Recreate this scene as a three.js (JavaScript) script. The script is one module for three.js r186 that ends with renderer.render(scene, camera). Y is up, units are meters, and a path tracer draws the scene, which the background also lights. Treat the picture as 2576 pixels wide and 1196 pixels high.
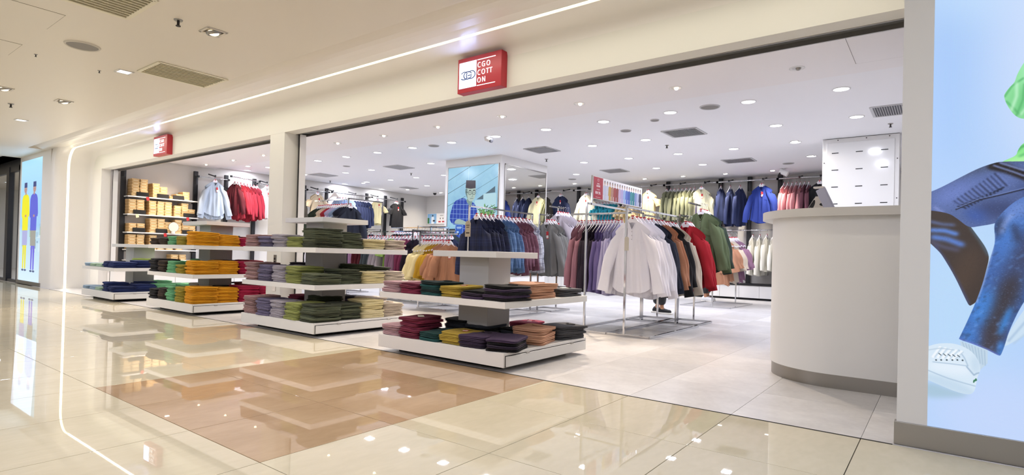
import * as THREE from 'three';
import { RoundedBoxGeometry } from 'three/addons/geometries/RoundedBoxGeometry.js';
import { mergeGeometries, mergeVertices, toCreasedNormals } from 'three/addons/utils/BufferGeometryUtils.js';
import { TextGeometry } from 'three/addons/geometries/TextGeometry.js';
import { FontLoader } from 'three/addons/loaders/FontLoader.js';
import { MarchingCubes } from 'three/addons/objects/MarchingCubes.js';
import { RectAreaLightUniformsLib } from 'three/addons/lights/RectAreaLightUniformsLib.js';

// ------------------------------------------------------------------ camera, exposure, light levels
const renderer = new THREE.WebGLRenderer({ antialias: true });
renderer.toneMapping = THREE.LinearToneMapping;
renderer.toneMappingExposure = 1.0;
renderer.shadowMap.enabled = true;
RectAreaLightUniformsLib.init();
const scene = new THREE.Scene();
scene.background = new THREE.Color(0x000000);
const camera = new THREE.PerspectiveCamera(2 * Math.atan(598 / 1426) * 180 / Math.PI, 2576 / 1196, 0.05, 80);
camera.position.set(0, 1, 0);
camera.rotation.set(0.010075, 0.647393, 0.026045, 'YXZ');
camera.setViewOffset(2576, 1196, 0, -32.6, 2576, 1196);
const L = {                      // light levels of the fittings (nits for area lights, candela for spots)
  shop: 280, warmSpot: 30, wallSpot: 12, mallPanel: 500, mallSpot: 10, strip: 30, poster: 1.0, sign: 1.7,
};
const COOL = 0xeff1ff, WARM = 0xffead0, MALL = 0xebeeff;

// ------------------------------------------------------------------ helpers
const used = {};
function numbered(n) { const k = used[n] = (used[n] ?? -1) + 1; return k ? `${n}_${String(k).padStart(3, '0')}` : n; }
function rng(seed) { let a = seed >>> 0; return () => { a = (a + 0x6D2B79F5) | 0; let t = Math.imul(a ^ (a >>> 15), 1 | a); t = (t + Math.imul(t ^ (t >>> 7), 61 | t)) ^ t; return ((t ^ (t >>> 14)) >>> 0) / 4294967296; }; }
const mats = {};
function mat(color, o = {}) {
  const key = color + JSON.stringify(o);
  return mats[key] ??= new THREE.MeshStandardMaterial({ color, roughness: 0.7, ...o });
}
function tag(o, label, category, group) { o.userData.label = label; if (category) o.userData.category = category; if (group) o.userData.group = group; return o; }
function thing(name, label, category, p = [0, 0, 0], ry = 0, group) {
  const g = new THREE.Group(); g.name = numbered(name); g.position.set(...p); g.rotation.y = ry; scene.add(g);
  return tag(g, label, category, group);
}
function part(parent, name, geo, m) { const o = new THREE.Mesh(geo, m); o.name = name; parent.add(o); return o; }
function solo(name, label, category, geo, m, p = [0, 0, 0], ry = 0, group) {
  const o = new THREE.Mesh(geo, m); o.name = numbered(name); o.position.set(...p); o.rotation.y = ry; scene.add(o); return tag(o, label, category, group);
}
function struct(name, geo, m) { const o = new THREE.Mesh(geo, m); o.name = numbered(name); o.userData.kind = 'structure'; scene.add(o); return o; }
function structGroup(name) { const o = new THREE.Group(); o.name = numbered(name); o.userData.kind = 'structure'; scene.add(o); return o; }
const bx = (w, h, d, x = 0, y = 0, z = 0) => new THREE.BoxGeometry(w, h, d).translate(x, y, z);
const rb = (w, h, d, x = 0, y = 0, z = 0, r = 0.004, s = 1) => new RoundedBoxGeometry(w, h, d, s, Math.min(r, w / 2.1, h / 2.1, d / 2.1)).translate(x, y, z);
const span = (x0, x1, y0, y1, z0, z1) => bx(x1 - x0, y1 - y0, z1 - z0, (x0 + x1) / 2, (y0 + y1) / 2, (z0 + z1) / 2);
const cyl = (r, h, x = 0, y = 0, z = 0, n = 16, r2 = r) => new THREE.CylinderGeometry(r2, r, h, n).translate(x, y, z);
function bar(a, b, w, h = w) {          // square tube from a to b
  const A = new THREE.Vector3(...a), B = new THREE.Vector3(...b), d = B.clone().sub(A), l = d.length();
  const g = new THREE.BoxGeometry(w, h, l), m = new THREE.Matrix4().lookAt(B, A, Math.abs(d.y) > 0.99 * l ? new THREE.Vector3(0, 0, 1) : new THREE.Vector3(0, 1, 0));
  return g.applyMatrix4(m).translate((A.x + B.x) / 2, (A.y + B.y) / 2, (A.z + B.z) / 2);
}
const tube = (pts, r, n = 6, seg = 12) => new THREE.TubeGeometry(new THREE.CatmullRomCurve3(pts.map((p) => new THREE.Vector3(...p))), seg, r, n);
const merge = (a) => mergeGeometries(a.map((g) => { const h = g.index ? g.toNonIndexed() : g; for (const k of Object.keys(h.attributes)) if (!['position', 'normal', 'uv'].includes(k)) h.deleteAttribute(k); return h; }));
function extr(pts, depth, bevel = 0) {   // outline in x,y extruded along z
  const s = new THREE.Shape(pts.map((p) => new THREE.Vector2(...p)));
  return new THREE.ExtrudeGeometry(s, { depth, bevelEnabled: bevel > 0, bevelSize: bevel, bevelThickness: bevel, bevelSegments: 1, curveSegments: 12 });
}
function slabXZ(pts, y0, y1) { return extr(pts.map(([x, z]) => [x, -z]), y1 - y0).rotateX(-Math.PI / 2).translate(0, y0, 0); }
function planarUV(g, ax, ay, s = 1) {
  const p = g.attributes.position, uv = new Float32Array(p.count * 2);
  for (let i = 0; i < p.count; i++) { uv[2 * i] = p.getComponent(i, ax) * s; uv[2 * i + 1] = p.getComponent(i, ay) * s; }
  g.setAttribute('uv', new THREE.BufferAttribute(uv, 2)); return g;
}
const ORD = ['', 'first', 'second', 'third', 'fourth', 'fifth', 'sixth', 'seventh', 'eighth', 'ninth', 'tenth', 'eleventh', 'twelfth', 'thirteenth', 'fourteenth', 'fifteenth', 'sixteenth'];
function canvas(w, h, draw) {
  const c = document.createElement('canvas'); c.width = w; c.height = h; draw(c.getContext('2d'), w, h);
  const t = new THREE.CanvasTexture(c); t.colorSpace = THREE.SRGBColorSpace; t.anisotropy = 8; t.magFilter = THREE.LinearFilter; return t;
}
function noiseTex(n, seed, layers, base, amp, tint = [1, 1, 1], stretch = 1) {    // tileable value noise as a colour map
  const r = rng(seed), f = new Float32Array(n * n);
  for (const [cells, a] of layers) {
    const cx = cells, cy = Math.max(1, Math.round(cells * stretch)), g = Array.from({ length: cx * cy }, () => r() - 0.5);
    for (let y = 0; y < n; y++) for (let x = 0; x < n; x++) {
      const u = x / n * cx, v = y / n * cy, x0 = Math.floor(u), y0 = Math.floor(v); let a1 = u - x0, b1 = v - y0; a1 = a1 * a1 * (3 - 2 * a1); b1 = b1 * b1 * (3 - 2 * b1);
      const q = (i, j) => g[(j % cy) * cx + (i % cx)];
      f[y * n + x] += a * ((q(x0, y0) * (1 - a1) + q(x0 + 1, y0) * a1) * (1 - b1) + (q(x0, y0 + 1) * (1 - a1) + q(x0 + 1, y0 + 1) * a1) * b1);
    }
  }
  const d = new Uint8Array(n * n * 4);
  for (let i = 0; i < n * n; i++) { for (let k = 0; k < 3; k++) d[4 * i + k] = Math.max(0, Math.min(255, base[k] + amp * f[i] * tint[k])); d[4 * i + 3] = 255; }
  const t = new THREE.DataTexture(d, n, n); t.wrapS = t.wrapT = THREE.RepeatWrapping; t.magFilter = THREE.LinearFilter; t.minFilter = THREE.LinearMipmapLinearFilter; t.generateMipmaps = true; t.needsUpdate = true; return t;
}
const srgb = (t) => { t.colorSpace = THREE.SRGBColorSpace; return t; };

// ------------------------------------------------------------------ materials
const weave = noiseTex(128, 5, [[64, 1], [128, 0.7]], [128, 128, 128], 120);
weave.repeat.set(14, 14);
const M = {
  ceilMall: mat(0xddd6c9, { roughness: 0.5 }), soffit: new THREE.MeshPhysicalMaterial({ color: 0xe2dcd3, roughness: 0.42, clearcoat: 0.85, clearcoatRoughness: 0.5 }),
  fascia: mat(0xe2e0d8, { roughness: 0.6 }), portal: new THREE.MeshPhysicalMaterial({ color: 0xe9e5df, roughness: 0.45, clearcoat: 0.4, clearcoatRoughness: 0.2 }),
  ceilShop: mat(0xf3f3f6, { roughness: 0.75 }), wall: mat(0xd0cdc8, { roughness: 0.85 }), white: mat(0xe6e5e3, { roughness: 0.45 }), whiteGloss: mat(0xe8e8e8, { roughness: 0.22 }),
  pillar: mat(0xe0dfde, { roughness: 0.6 }), laminate: mat(0xdedddb, { roughness: 0.38 }), laminateGrey: mat(0xb4b3b2, { roughness: 0.5 }), black: mat(0x131316, { roughness: 0.45 }), blackMatte: mat(0x0c0c0d, { roughness: 0.9 }),
  steel: mat(0x9d9a95, { roughness: 0.34, metalness: 1 }), chrome: mat(0xc6c6c8, { roughness: 0.09, metalness: 1 }), track: mat(0x6a6b6c, { roughness: 0.5, metalness: 0.3 }), grout: mat(0x3c362d, { roughness: 0.9 }),
  hanger: mat(0xeceaf0, { roughness: 0.4 }), hook: mat(0xb9b9bb, { roughness: 0.25, metalness: 1 }), red: mat(0xb5202c, { roughness: 0.5 }), tagRed: mat(0xc0272d, { roughness: 0.6 }), tagWhite: mat(0xefe9e0, { roughness: 0.7 }),
  mirror: mat(0xe4e4de, { roughness: 0.02, metalness: 1 }), vent: mat(0xe0dac4, { roughness: 0.55 }), ventShop: mat(0xc2c2c4, { roughness: 0.5 }), ventDark: mat(0x77777c, { roughness: 0.8 }), speakerMesh: mat(0x8f8c88, { roughness: 0.8 }),
  dark: mat(0x2a2523, { roughness: 0.6 }), kraft: mat(0xc6a26b, { roughness: 0.8 }), kraftLid: mat(0xd6b684, { roughness: 0.8 }), boxSide: mat(0x4a4038, { roughness: 0.8 }), boxLabel: mat(0xe9d7ae, { roughness: 0.8 }),
  skin: mat(0xb98463, { roughness: 0.6 }), hair: mat(0x15110f, { roughness: 0.7 }),
};
function glow(color, k) { return new THREE.MeshStandardMaterial({ color: 0x202020, emissive: color, emissiveIntensity: k, roughness: 0.6 }); }
function area(color, I, w, h, p, to) {   // a rectangular light just in front of a glowing face
  const l = new THREE.RectAreaLight(color, I, w, h); l.position.set(...p); scene.add(l); l.lookAt(...to); l.name = numbered('area_light'); return l;
}
function spot(color, I, p, to, ang, pen = 0.6, r = 2) {
  const l = new THREE.SpotLight(color, I, 0, ang, pen, 2); l.position.set(...p); l.target.position.set(...to); l.name = numbered('spot_light'); l.target.name = numbered('spot_target');
  l.castShadow = true; l.shadow.radius = r; scene.add(l, l.target); return l;
}

// ------------------------------------------------------------------ floors
const ZT = -3.84, XL = -16.8, ZB = -16.35, XR = 0.9, YS = 3.35, YM = 3.16, ZF = -4.6;
const tileX0 = -0.352, TX = 0.7277;
{
  const floor = structGroup('floor');
  part(floor, 'screed', merge([span(-30, 5, -0.2, -0.006, ZT, 6.2)]), M.grout);
  const tm = srgb(noiseTex(256, 11, [[5, 0.5], [14, 0.5], [60, 0.35], [128, 0.3]], [208, 199, 174], 12, [1, 1, 1.1], 0.4));
  const tb = srgb(noiseTex(256, 12, [[5, 0.5], [14, 0.6], [60, 0.4], [128, 0.3]], [180, 154, 124], 14, [1, 1, 1], 0.4));
  const ivory = new THREE.MeshPhysicalMaterial({ map: tm, roughness: 0.014, ior: 1.5 });
  const tan = new THREE.MeshPhysicalMaterial({ map: tb, roughness: 0.018, ior: 1.5 });
  const zs = [-0.63, -1.433, -2.243, -3.045, ZT], gap = 0.004;
  const cache = {};
  const tileGeo = (d, v) => cache[d.toFixed(3) + v] ??= planarUV(new RoundedBoxGeometry(TX - gap, 0.02, d - gap, 1, 0.0012), 0, 2, 0.5).translate(0, -0.01, 0);
  for (let i = -27; i <= 0; i++) for (let j = 0; j < 4; j++) {
    const x = tileX0 + (i - 0.5) * TX + TX, d = zs[j] - zs[j + 1], z = (zs[j] + zs[j + 1]) / 2;
    const brown = j > 0 && x > -4.73 && x < -2.53;
    const t = part(floor, 'tile', tileGeo(d, 0), brown ? tan : ivory); t.position.set(x, 0, z);
    if ((i + j) & 1) t.rotation.y = Math.PI;
  }
  const far = [];
  for (let i = -27; i <= 6; i++) for (let j = 0; j < 8; j++) far.push(bx(TX - gap, 0.02, 0.8 - gap, tileX0 + (i + 0.5) * TX, -0.01, -0.63 + 0.4 + j * 0.8));
  for (let i = 1; i <= 6; i++) for (let j = 0; j < 4; j++) far.push(bx(TX - gap, 0.02, zs[j] - zs[j + 1] - gap, tileX0 + (i + 0.5) * TX, -0.01, (zs[j] + zs[j + 1]) / 2));
  for (let i = -42; i <= -28; i++) for (let j = 0; j < 13; j++) far.push(bx(TX - gap, 0.02, 0.8 - gap, tileX0 + (i + 0.5) * TX, -0.01, ZT + 0.4 + j * 0.8));
  const rest = part(floor, 'paving', planarUV(merge(far), 0, 2, 0.5), ivory); rest.userData.kind = 'stuff';
  const shop = structGroup('floor_shop');
  part(shop, 'screed', span(XL - 0.2, XR + 0.2, -0.2, -0.006, ZB - 0.2, ZT), mat(0xaaa8a4, { roughness: 0.9 }));
  const ts = srgb(noiseTex(512, 21, [[4, 0.9], [11, 0.6], [40, 0.35], [140, 0.3]], [208, 206, 205], 26, [1, 1, 1], 1));
  const conc = [0xffffff, 0xf6f6f6, 0xfbfaf8].map((c) => new THREE.MeshPhysicalMaterial({ map: ts, color: c, roughness: 0.33, ior: 1.45 }));
  const g2 = 0.0022, vs = [0, 1, 2, 3].map((v) => { const g = planarUV(new RoundedBoxGeometry(TX - g2, 0.02, 0.8 - g2, 1, 0.001), 0, 2, 0.35).translate(0, -0.01, 0); const uv = g.attributes.uv; for (let i = 0; i < uv.count; i++) uv.setXY(i, uv.getX(i) + v * 0.27, uv.getY(i) + v * 0.41); return g; });
  const r = rng(8), restS = [];
  for (let j = 0; j < 15; j++) for (let i = -23; i <= 1; i++) {
    const x = tileX0 + (i - 0.5) * TX, z = ZT - 0.012 - 0.4 - j * 0.8;
    if (x < XL - 0.3) continue;
    if (j < 9) { const t = part(shop, 'tile', vs[Math.floor(r() * 4)], conc[Math.floor(r() * 3)]); t.position.set(x, 0, z); t.rotation.y = r() < 0.5 ? Math.PI : 0; }
    else { const g = vs[Math.floor(r() * 4)].clone().translate(x, 0, z); restS.push(g); }
  }
  const rs = part(shop, 'paving', merge(restS), conc[0]); rs.userData.kind = 'stuff';
  struct('trim_1', span(-15.7, -0.2, -0.006, 0.0015, ZT - 0.012, ZT + 0.002), M.blackMatte);
}

// ------------------------------------------------------------------ shell: mall side
{
  struct('ceiling', span(-30, 5, YM, YM + 0.2, -3.55, 6.2), M.ceilMall);
  struct('ceiling_end', span(-30, -16.4, YM, YM + 0.2, -3.96, -3.55), M.ceilMall);
  const cv = [[-3.55, 3.36], [-3.55, 3.235], [-3.58, 3.25], [-3.62, 3.243], [-3.66, 3.225], [-3.70, 3.203], [-3.745, 3.182], [-3.80, 3.166], [-3.86, 3.16], [-3.98, 3.16], [-3.98, 3.36]];
  struct('trim_2', extr(cv.map(([z, y]) => [z, y]), 21, 0).rotateY(-Math.PI / 2).translate(4.6, 0, 0), M.soffit);
  // portal sweep: profile (s outward, z) round the path along the soffit and down the left leg
  const prof = [[0.3, -3.9], [0.1, -3.9], [0.045, -3.915], [0.012, -3.955], [0, -4.01], [0, -4.125], [0.02, -4.127], [0.02, -4.173], [0, -4.175], [0, -4.5], [-0.012, -4.55], [-0.045, -4.585], [-0.1, -4.6], [-0.1, -4.75], [0.3, -4.75]];
  const path = []; const lx = -15.8, R = 0.42;
  path.push([1.2, YM, 0, 1]);
  path.push([lx + R, YM, 0, 1]);
  for (let k = 1; k <= 12; k++) { const a = Math.PI / 2 * k / 12; path.push([lx + R - R * Math.sin(a), YM - R + R * Math.cos(a), -Math.sin(a), Math.cos(a)]); }
  path.push([lx, 0, -1, 0]);
  const pos = [], idx = [], n = prof.length;
  for (const [x, y, nx, ny] of path) for (const [s, z] of prof) pos.push(x + nx * s, y + ny * s, z);
  for (let i = 0; i + 1 < path.length; i++) for (let j = 0; j < n; j++) { const a = i * n + j, b = i * n + (j + 1) % n, c = a + n, d = b + n; idx.push(a, c, b, b, c, d); }
  let g = new THREE.BufferGeometry(); g.setAttribute('position', new THREE.Float32BufferAttribute(pos, 3)); g.setIndex(idx); g = toCreasedNormals(g.toNonIndexed(), 0.7);
  struct('trim_3', g, M.portal);
  // LED strip in its groove
  const lp = [], li = [], q = [[0.012, -4.130], [0.004, -4.134], [0.004, -4.166], [0.012, -4.170]];
  for (const [x, y, nx, ny] of path) for (const [s, z] of q) lp.push(x + nx * s, y + ny * s, z);
  for (let i = 0; i + 1 < path.length; i++) for (let j = 0; j < 4; j++) { const a = i * 4 + j, b = i * 4 + (j + 1) % 4; li.push(a, a + 4, b, b, a + 4, b + 4); }
  let lg = new THREE.BufferGeometry(); lg.setAttribute('position', new THREE.Float32BufferAttribute(lp, 3)); lg.setIndex(li); lg = toCreasedNormals(lg.toNonIndexed(), 0.6);
  solo('led_strip', 'glowing pale line of light set in the soffit and down the portal edge', 'light', lg, glow(0xfff3c4, 4.5));
  area(0xfff9ea, L.strip, 15.6, 0.032, [-7.4, YM - 0.004, -4.15], [-7.4, 0, -4.15]);
  area(0xfff9ea, L.strip, 0.032, 2.6, [lx + 0.004, 1.32, -4.15], [5, 1.32, -4.15]);
  // shop front wall in the plane of the fascia
  const wf = structGroup('wall_front');
  part(wf, 'fascia', span(-16.9, XR + 0.2, 2.74, 3.6, -4.78, ZF), M.fascia);
  part(wf, 'jamb', span(-16.9, -15.2, 0, 2.74, -4.78, ZF), M.portal);
  part(wf, 'header_back', span(-16.9, XR + 0.2, 2.745, 3.6, -4.95, -4.93), M.white);
  part(wf, 'track', span(-15.2, XR, 2.76, 2.8, -4.93, -4.78), M.track);
  part(wf, 'track_edge', merge([span(-15.2, XR, 2.722, 2.76, -4.93, -4.915), span(-15.2, XR, 2.735, 2.76, -4.79, -4.78)]), M.steel);
  const pl = structGroup('pillar');
  part(pl, 'face', rb(0.39, 2.74, 0.36, -7.925, 1.37, -4.78, 0.004), M.fascia);
  solo('power_socket', 'white power socket low on the pillar between the tables', 'socket', merge([rb(0.085, 0.085, 0.012, 0, 0, 0, 0.006), bx(0.012, 0.02, 0.014, -0.018, 0, 0.001), bx(0.012, 0.02, 0.014, 0.018, 0, 0.001)]), M.tagWhite, [-7.885, 0.43, -4.594]);
  const sw = thing('key_switch', 'steel key switch plate at shelf height on the pillar', 'switch', [-7.88, 0.85, -4.596]);
  part(sw, 'plate', rb(0.07, 0.16, 0.012, 0, 0, 0, 0.004), M.steel); part(sw, 'lock', cyl(0.016, 0.014, 0, 0, 0).rotateX(Math.PI / 2).translate(0, 0.02, 0.006), M.black); part(sw, 'button', rb(0.03, 0.04, 0.012, 0, -0.035, 0.006, 0.003), M.blackMatte);
  // shutter guides: black angles at the jamb and beside the pillar
  const gd = (x, label) => { const t = thing('shutter_guide', label, 'shutter guide', [x, 0, -4.86]); part(t, 'channel', merge([bx(0.035, 2.74, 0.09, 0, 1.37, 0)]), M.black); part(t, 'edge_strip', bx(0.02, 2.74, 0.09, 0.028, 1.37, -0.0), M.white); };
  gd(-15.17, 'black vertical shutter guide at the left end of the shopfront'); gd(-7.69, 'black vertical shutter guide on the flank of the pillar');
  // right pillar with stainless plinth
  const pr = structGroup('wall_right_pier');
  part(pr, 'body', merge([span(-0.184, -0.045, 0, YM, -4.75, -3.866), span(-0.045, 4.9, 0, YM, -4.75, -3.92), span(1.9, 4.9, 0, YM, -3.92, -3.866), span(-0.045, 1.9, 3.05, YM, -3.92, -3.866)]), M.pillar);
  part(pr, 'plinth', rb(5.1, 0.128, 0.06, 2.355, 0.066, -3.888, 0.003), mat(0xa7a4a0, { roughness: 0.38, metalness: 0.9 }));
  // left neighbour: poster pier and glazed shop
  const pf = structGroup('wall_left_pier');
  part(pf, 'body', merge([span(-18.62, -18.5, 0, YM + 0.2, -4.3, -3.9), span(-16.74, -16.1, 0, YM + 0.2, -4.3, -3.9), span(-18.5, -16.74, 3.05, YM + 0.2, -4.3, -3.9), span(-18.5, -16.74, 0, 3.05, -4.3, -3.96)]), M.portal);
  part(pf, 'plinth', span(-18.6, -16.6, 0, 0.09, -3.95, -3.88), M.steel);
  struct('wall_left', span(-30, -18.6, 0, YM, -7.2, -7.0), mat(0xb39f88, { roughness: 0.9 }));
  struct('wall_left_return', span(-18.75, -18.6, 0, YM + 0.2, -7.2, -4.1), M.wall);
  struct('ceiling_neighbour', span(-30, -18.6, YM, YM + 0.2, -7.2, -3.5), M.ceilMall);
  struct('floor_neighbour', span(-30, -18.62, -0.2, 0, -7.2, ZT), mat(0xcfc6b8, { roughness: 0.25 }));
  struct('wall_west', span(-30.2, -30, 0, YM + 0.2, -7.2, 6.2), M.fascia);
  struct('wall_east', span(5, 5.2, 0, YM + 0.2, -4.8, 6.2), M.fascia);
  struct('wall_south', span(-30, 5, 0, YM + 0.2, 6.2, 6.4), mat(0xe6e4e2, { roughness: 0.7 }));
  const win = structGroup('window_1');
  const fr = part(win, 'frame', merge([span(-22.4, -18.64, 2.86, 3.16, -3.98, -3.9), span(-22.4, -18.64, 0, 0.07, -3.98, -3.9), span(-18.74, -18.64, 0, 3.0, -3.98, -3.9), span(-19.86, -19.6, 0, 3.0, -4.0, -3.88), span(-22.4, -22.2, 0, 3, -3.98, -3.9)]), mat(0x25262b, { roughness: 0.35 }));
  const gm = new THREE.MeshPhysicalMaterial({ color: 0xf2f7fa, roughness: 0.02, transmission: 1, thickness: 0, ior: 1.45 });
  part(win, 'pane', span(-22.2, -19.86, 0.07, 2.86, -3.945, -3.935), gm); part(win, 'pane', span(-19.6, -18.74, 0.07, 2.86, -3.945, -3.935), gm);
}

// ------------------------------------------------------------------ shell: shop
{
  struct('wall_shop_left', span(XL - 0.2, XL, 0, YS + 0.2, ZB - 0.2, -4.78), M.wall);
  struct('wall_shop_back', span(XL, XR, 0, YS + 0.2, ZB - 0.2, ZB), M.wall);
  struct('wall_shop_right', span(XR, XR + 0.2, 0, YS + 0.2, ZB - 0.2, -4.75), M.wall);
  struct('ceiling_shop', span(XL, XR, YS, YS + 0.2, ZB, -7.85), M.ceilShop);
  struct('ceiling_shop_front', span(XL, XR, 3.3, YS + 0.2, -7.85, -4.93), mat(0xf2eff0, { roughness: 0.6 }));
  const hatch = thing('ceiling_hatch', 'large flush access panel in the ceiling at the right end of the shop', 'hatch', [-0.2, 3.3, -6.9]);
  part(hatch, 'panel', rb(1.2, 0.006, 1.15, 0, -0.001, 0, 0.002), mat(0xf2eff0, { roughness: 0.6 })); part(hatch, 'gap', bx(1.21, 0.003, 1.16, 0, -0.0008, 0), mat(0x77726e));
}

// ------------------------------------------------------------------ fittings in the ceilings
const ring = (r0, r1, h) => new THREE.LatheGeometry([[r0, 0], [r0, -h * 0.5], [r0 + (r1 - r0) * 0.4, -h], [r1 * 0.97, -h * 0.7], [r1, 0]].map((p) => new THREE.Vector2(...p)), 28);
{
  const disc = new THREE.CircleGeometry(0.093, 24).rotateX(Math.PI / 2), dm = glow(0xf4f4ff, 5), trim = ring(0.092, 0.112, 0.012);
  const xk = (k) => -1.09 - 1.183 * k;
  const rows = [[-8.64, [...Array(14).keys()], 'first'], [-10.38, [0, 1, 3, 4, 8, 10, 11], 'second'], [-12.1, [2, 3, 4, 5, 9, 10, 11, 12, 13], 'third'], [-13.72, [1, 3, 4, 6, 11, 13], 'fourth'], [-12.0, [1], 'short']];
  for (const [z, ks, nm] of rows) ks.slice().reverse().forEach((k, i) => {
    const t = thing('downlight', nm === 'short' ? 'round white downlight nearest the slotted white panel, off the main rows' : `round white downlight, ${ORD[i + 1]} from the left in the ${nm} row of the shop ceiling`, 'light', [xk(k), YS, z], 0, 'round downlights in the shop ceiling');
    part(t, 'trim_ring', trim, M.whiteGloss); part(t, 'diffuser', disc, dm).position.y = -0.007;
    area(COOL, L.shop, 0.165, 0.165, [xk(k), YS - 0.016, z], [xk(k), 0, z]);
  });
  // warm adjustable spots behind the header
  const cone = new THREE.LatheGeometry([[0.03, 0.0], [0.062, -0.004], [0.075, -0.008], [0.085, -0.004], [0.086, 0.002]].map((p) => new THREE.Vector2(...p)), 24);
  const bulb = new THREE.SphereGeometry(0.03, 14, 8), wm = glow(0xffe6bd, 7);
  for (let k = 0; k < 11; k++) {
    const x = -1.38 - 1.472 * k, lit = k > 0;
    const t = thing('recessed_spot', lit ? `warm recessed spot, ${ORD[11 - k]} from the left along the front of the shop ceiling` : 'unlit recessed spot at the right end of the front ceiling row', 'light', [x, 3.3, -7.29], 0, 'recessed spots behind the shop header');
    part(t, 'bezel', cone, M.whiteGloss); part(t, 'lamp', bulb, lit ? wm : M.steel).position.set(0.016, -0.004, 0.006); part(t, 'reflector', new THREE.CircleGeometry(0.062, 20).rotateX(Math.PI / 2), M.ventShop).position.y = -0.003;
    if (lit) spot(WARM, L.warmSpot, [x + 0.016, 3.25, -7.28], [x + 0.35, 0, -5.4], 0.62, 0.7, 2);
  }
  // square tilted wall washers
  const sq = [[-3.43, -15.41], [-4.6, -15.42], [-5.73, -15.36], [-6.87, -15.38], [-9.24, -15.42], [-2.27, -13.67], [-2.26, -11.9], [-15.17, -15.5], [-15.6, -6.3], [-15.6, -8.2], [-15.6, -10.0], [-15.6, -12.2], [-15.6, -14.2]];
  sq.forEach(([x, z], i) => {
    const back = z < -15, y = z > -7.85 ? 3.3 : YS, nb = back && i < 5;
    const lab = nb ? `small tilted wall washer, ${ORD[[5, 4, 3, 2, 1][i]]} from the left along the back wall ceiling` : i === 5 ? 'small tilted spot in front of the slotted panel, farther one' : i === 6 ? 'small tilted spot in front of the slotted panel, nearer one' : i === 7 ? 'small tilted spot in the far left ceiling corner' : `small tilted wall washer, ${ORD[i - 7]} one along the left wall ceiling`;
    const t = thing('wall_washer', lab, 'light', [x, y, z], 0, 'tilted wall washers');
    part(t, 'frame', merge([rb(0.14, 0.012, 0.02, 0, -0.005, -0.06), rb(0.14, 0.012, 0.02, 0, -0.005, 0.06), rb(0.02, 0.012, 0.1, -0.06, -0.005, 0), rb(0.02, 0.012, 0.1, 0.06, -0.005, 0)]), M.white);
    part(t, 'lamp', rb(0.09, 0.03, 0.09, 0, -0.006, 0, 0.01), glow(0xfffaf0, 6)).rotation.x = back ? 0.25 : 0;
    if (nb) spot(0xfff2e0, L.wallSpot, [x, y - 0.06, z + 0.02], [x, 1.4, ZB + 0.3], 0.75, 0.8, 2);
    else if (i === 5 || i === 6) spot(0xfff0d8, L.wallSpot * (i === 6 ? 0.35 : 0.7), [x, y - 0.06, z], i === 6 ? [-1.4, 2.5, -12] : [-3.4, 0, -14], 0.55, 0.8, 2);
    else spot(0xfff2e0, L.wallSpot * 0.8, [x, y - 0.06, z], [XL + 0.3, 1.5, z - 0.1], 0.75, 0.8, 2);
  });
  // vents
  const vent = (x, z, w, d, label, y = YS, m = M.ventShop, cross = true) => {
    const t = thing('ceiling_vent', label, 'vent', [x, y, z]);
    part(t, 'frame', merge([rb(w, 0.014, 0.04, 0, -0.006, -d / 2), rb(w, 0.014, 0.04, 0, -0.006, d / 2), rb(0.04, 0.014, d, -w / 2, -0.006, 0), rb(0.04, 0.014, d, w / 2, -0.006, 0)]), m);
    part(t, 'backing', bx(w - 0.03, 0.004, d - 0.03, 0, -0.001, 0), m === M.vent ? mat(0xb9b297) : M.ventDark);
    const n = Math.round((w - 0.05) / (m === M.vent ? 0.06 : 0.03));
    for (let i = 0; i < n; i++) part(t, 'slat', ventSlat(d), m).position.set(-w / 2 + 0.04 + i * (w - 0.08) / (n - 1), -0.008, 0);
    return t;
  };
  const sc = {}; const ventSlat = (d) => sc[d] ??= bx(0.005, 0.026, d - 0.04).rotateZ(0.6);
  vent(-11.82, -10.42, 0.58, 0.6, 'grey square air grille between the second downlight rows left of the screen column');
  vent(-7.0, -10.25, 0.56, 0.6, 'grey square air grille just in front of the screen column');
  vent(-3.78, -10.13, 0.62, 0.6, 'grey square air grille above the white kurta rack');
  vent(-6.96, -13.65, 0.58, 0.56, 'small grey air grille above the long printed sign board');
  vent(-3.75, -13.55, 0.64, 0.5, 'small grey air grille above the royal blue kurta');
  vent(-0.5, -10.2, 0.72, 0.66, 'pale air grille cut off by the right poster pier');
  vent(-15.2, -10.36, 0.6, 0.64, 'grey air grille at the left beside the pillar guide');
  vent(-15.2, -13.9, 0.38, 0.55, 'thin grey air grille in the far left of the shop');
  // speakers
  const spk = (x, y, z, r, label, rim = M.ventShop) => { const t = thing('ceiling_speaker', label, 'speaker', [x, y, z]); part(t, 'rim', ring(r * 0.86, r, 0.016), rim); part(t, 'grille', new THREE.CircleGeometry(r * 0.88, 28).rotateX(Math.PI / 2), M.speakerMesh).position.y = -0.008; };
  spk(-8.78, YS, -8.71, 0.12, 'round grey speaker left of the dome camera'); spk(-13.0, YS, -9.59, 0.1, 'faint round speaker at the left above the tall display table');
  spk(-4.62, YS, -9.46, 0.1, 'round grey speaker over the sign topped rack'); spk(-3.86, YS, -8.98, 0.075, 'small round smoke detector plate left of a large speaker'); spk(-2.83, YS, -8.63, 0.15, 'largest round speaker in the front downlight row');
  spk(-8.8, YS, -14.53, 0.12, 'round grey speaker behind the mirror column'); spk(-2.88, YS, -14.46, 0.13, 'round grey speaker above the pink shirts by the back wall');
  spk(-7.44, YM, -2.04, 0.165, 'big round grey speaker in the mall ceiling', mat(0xcfc9bd, { roughness: 0.6 }));
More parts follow.
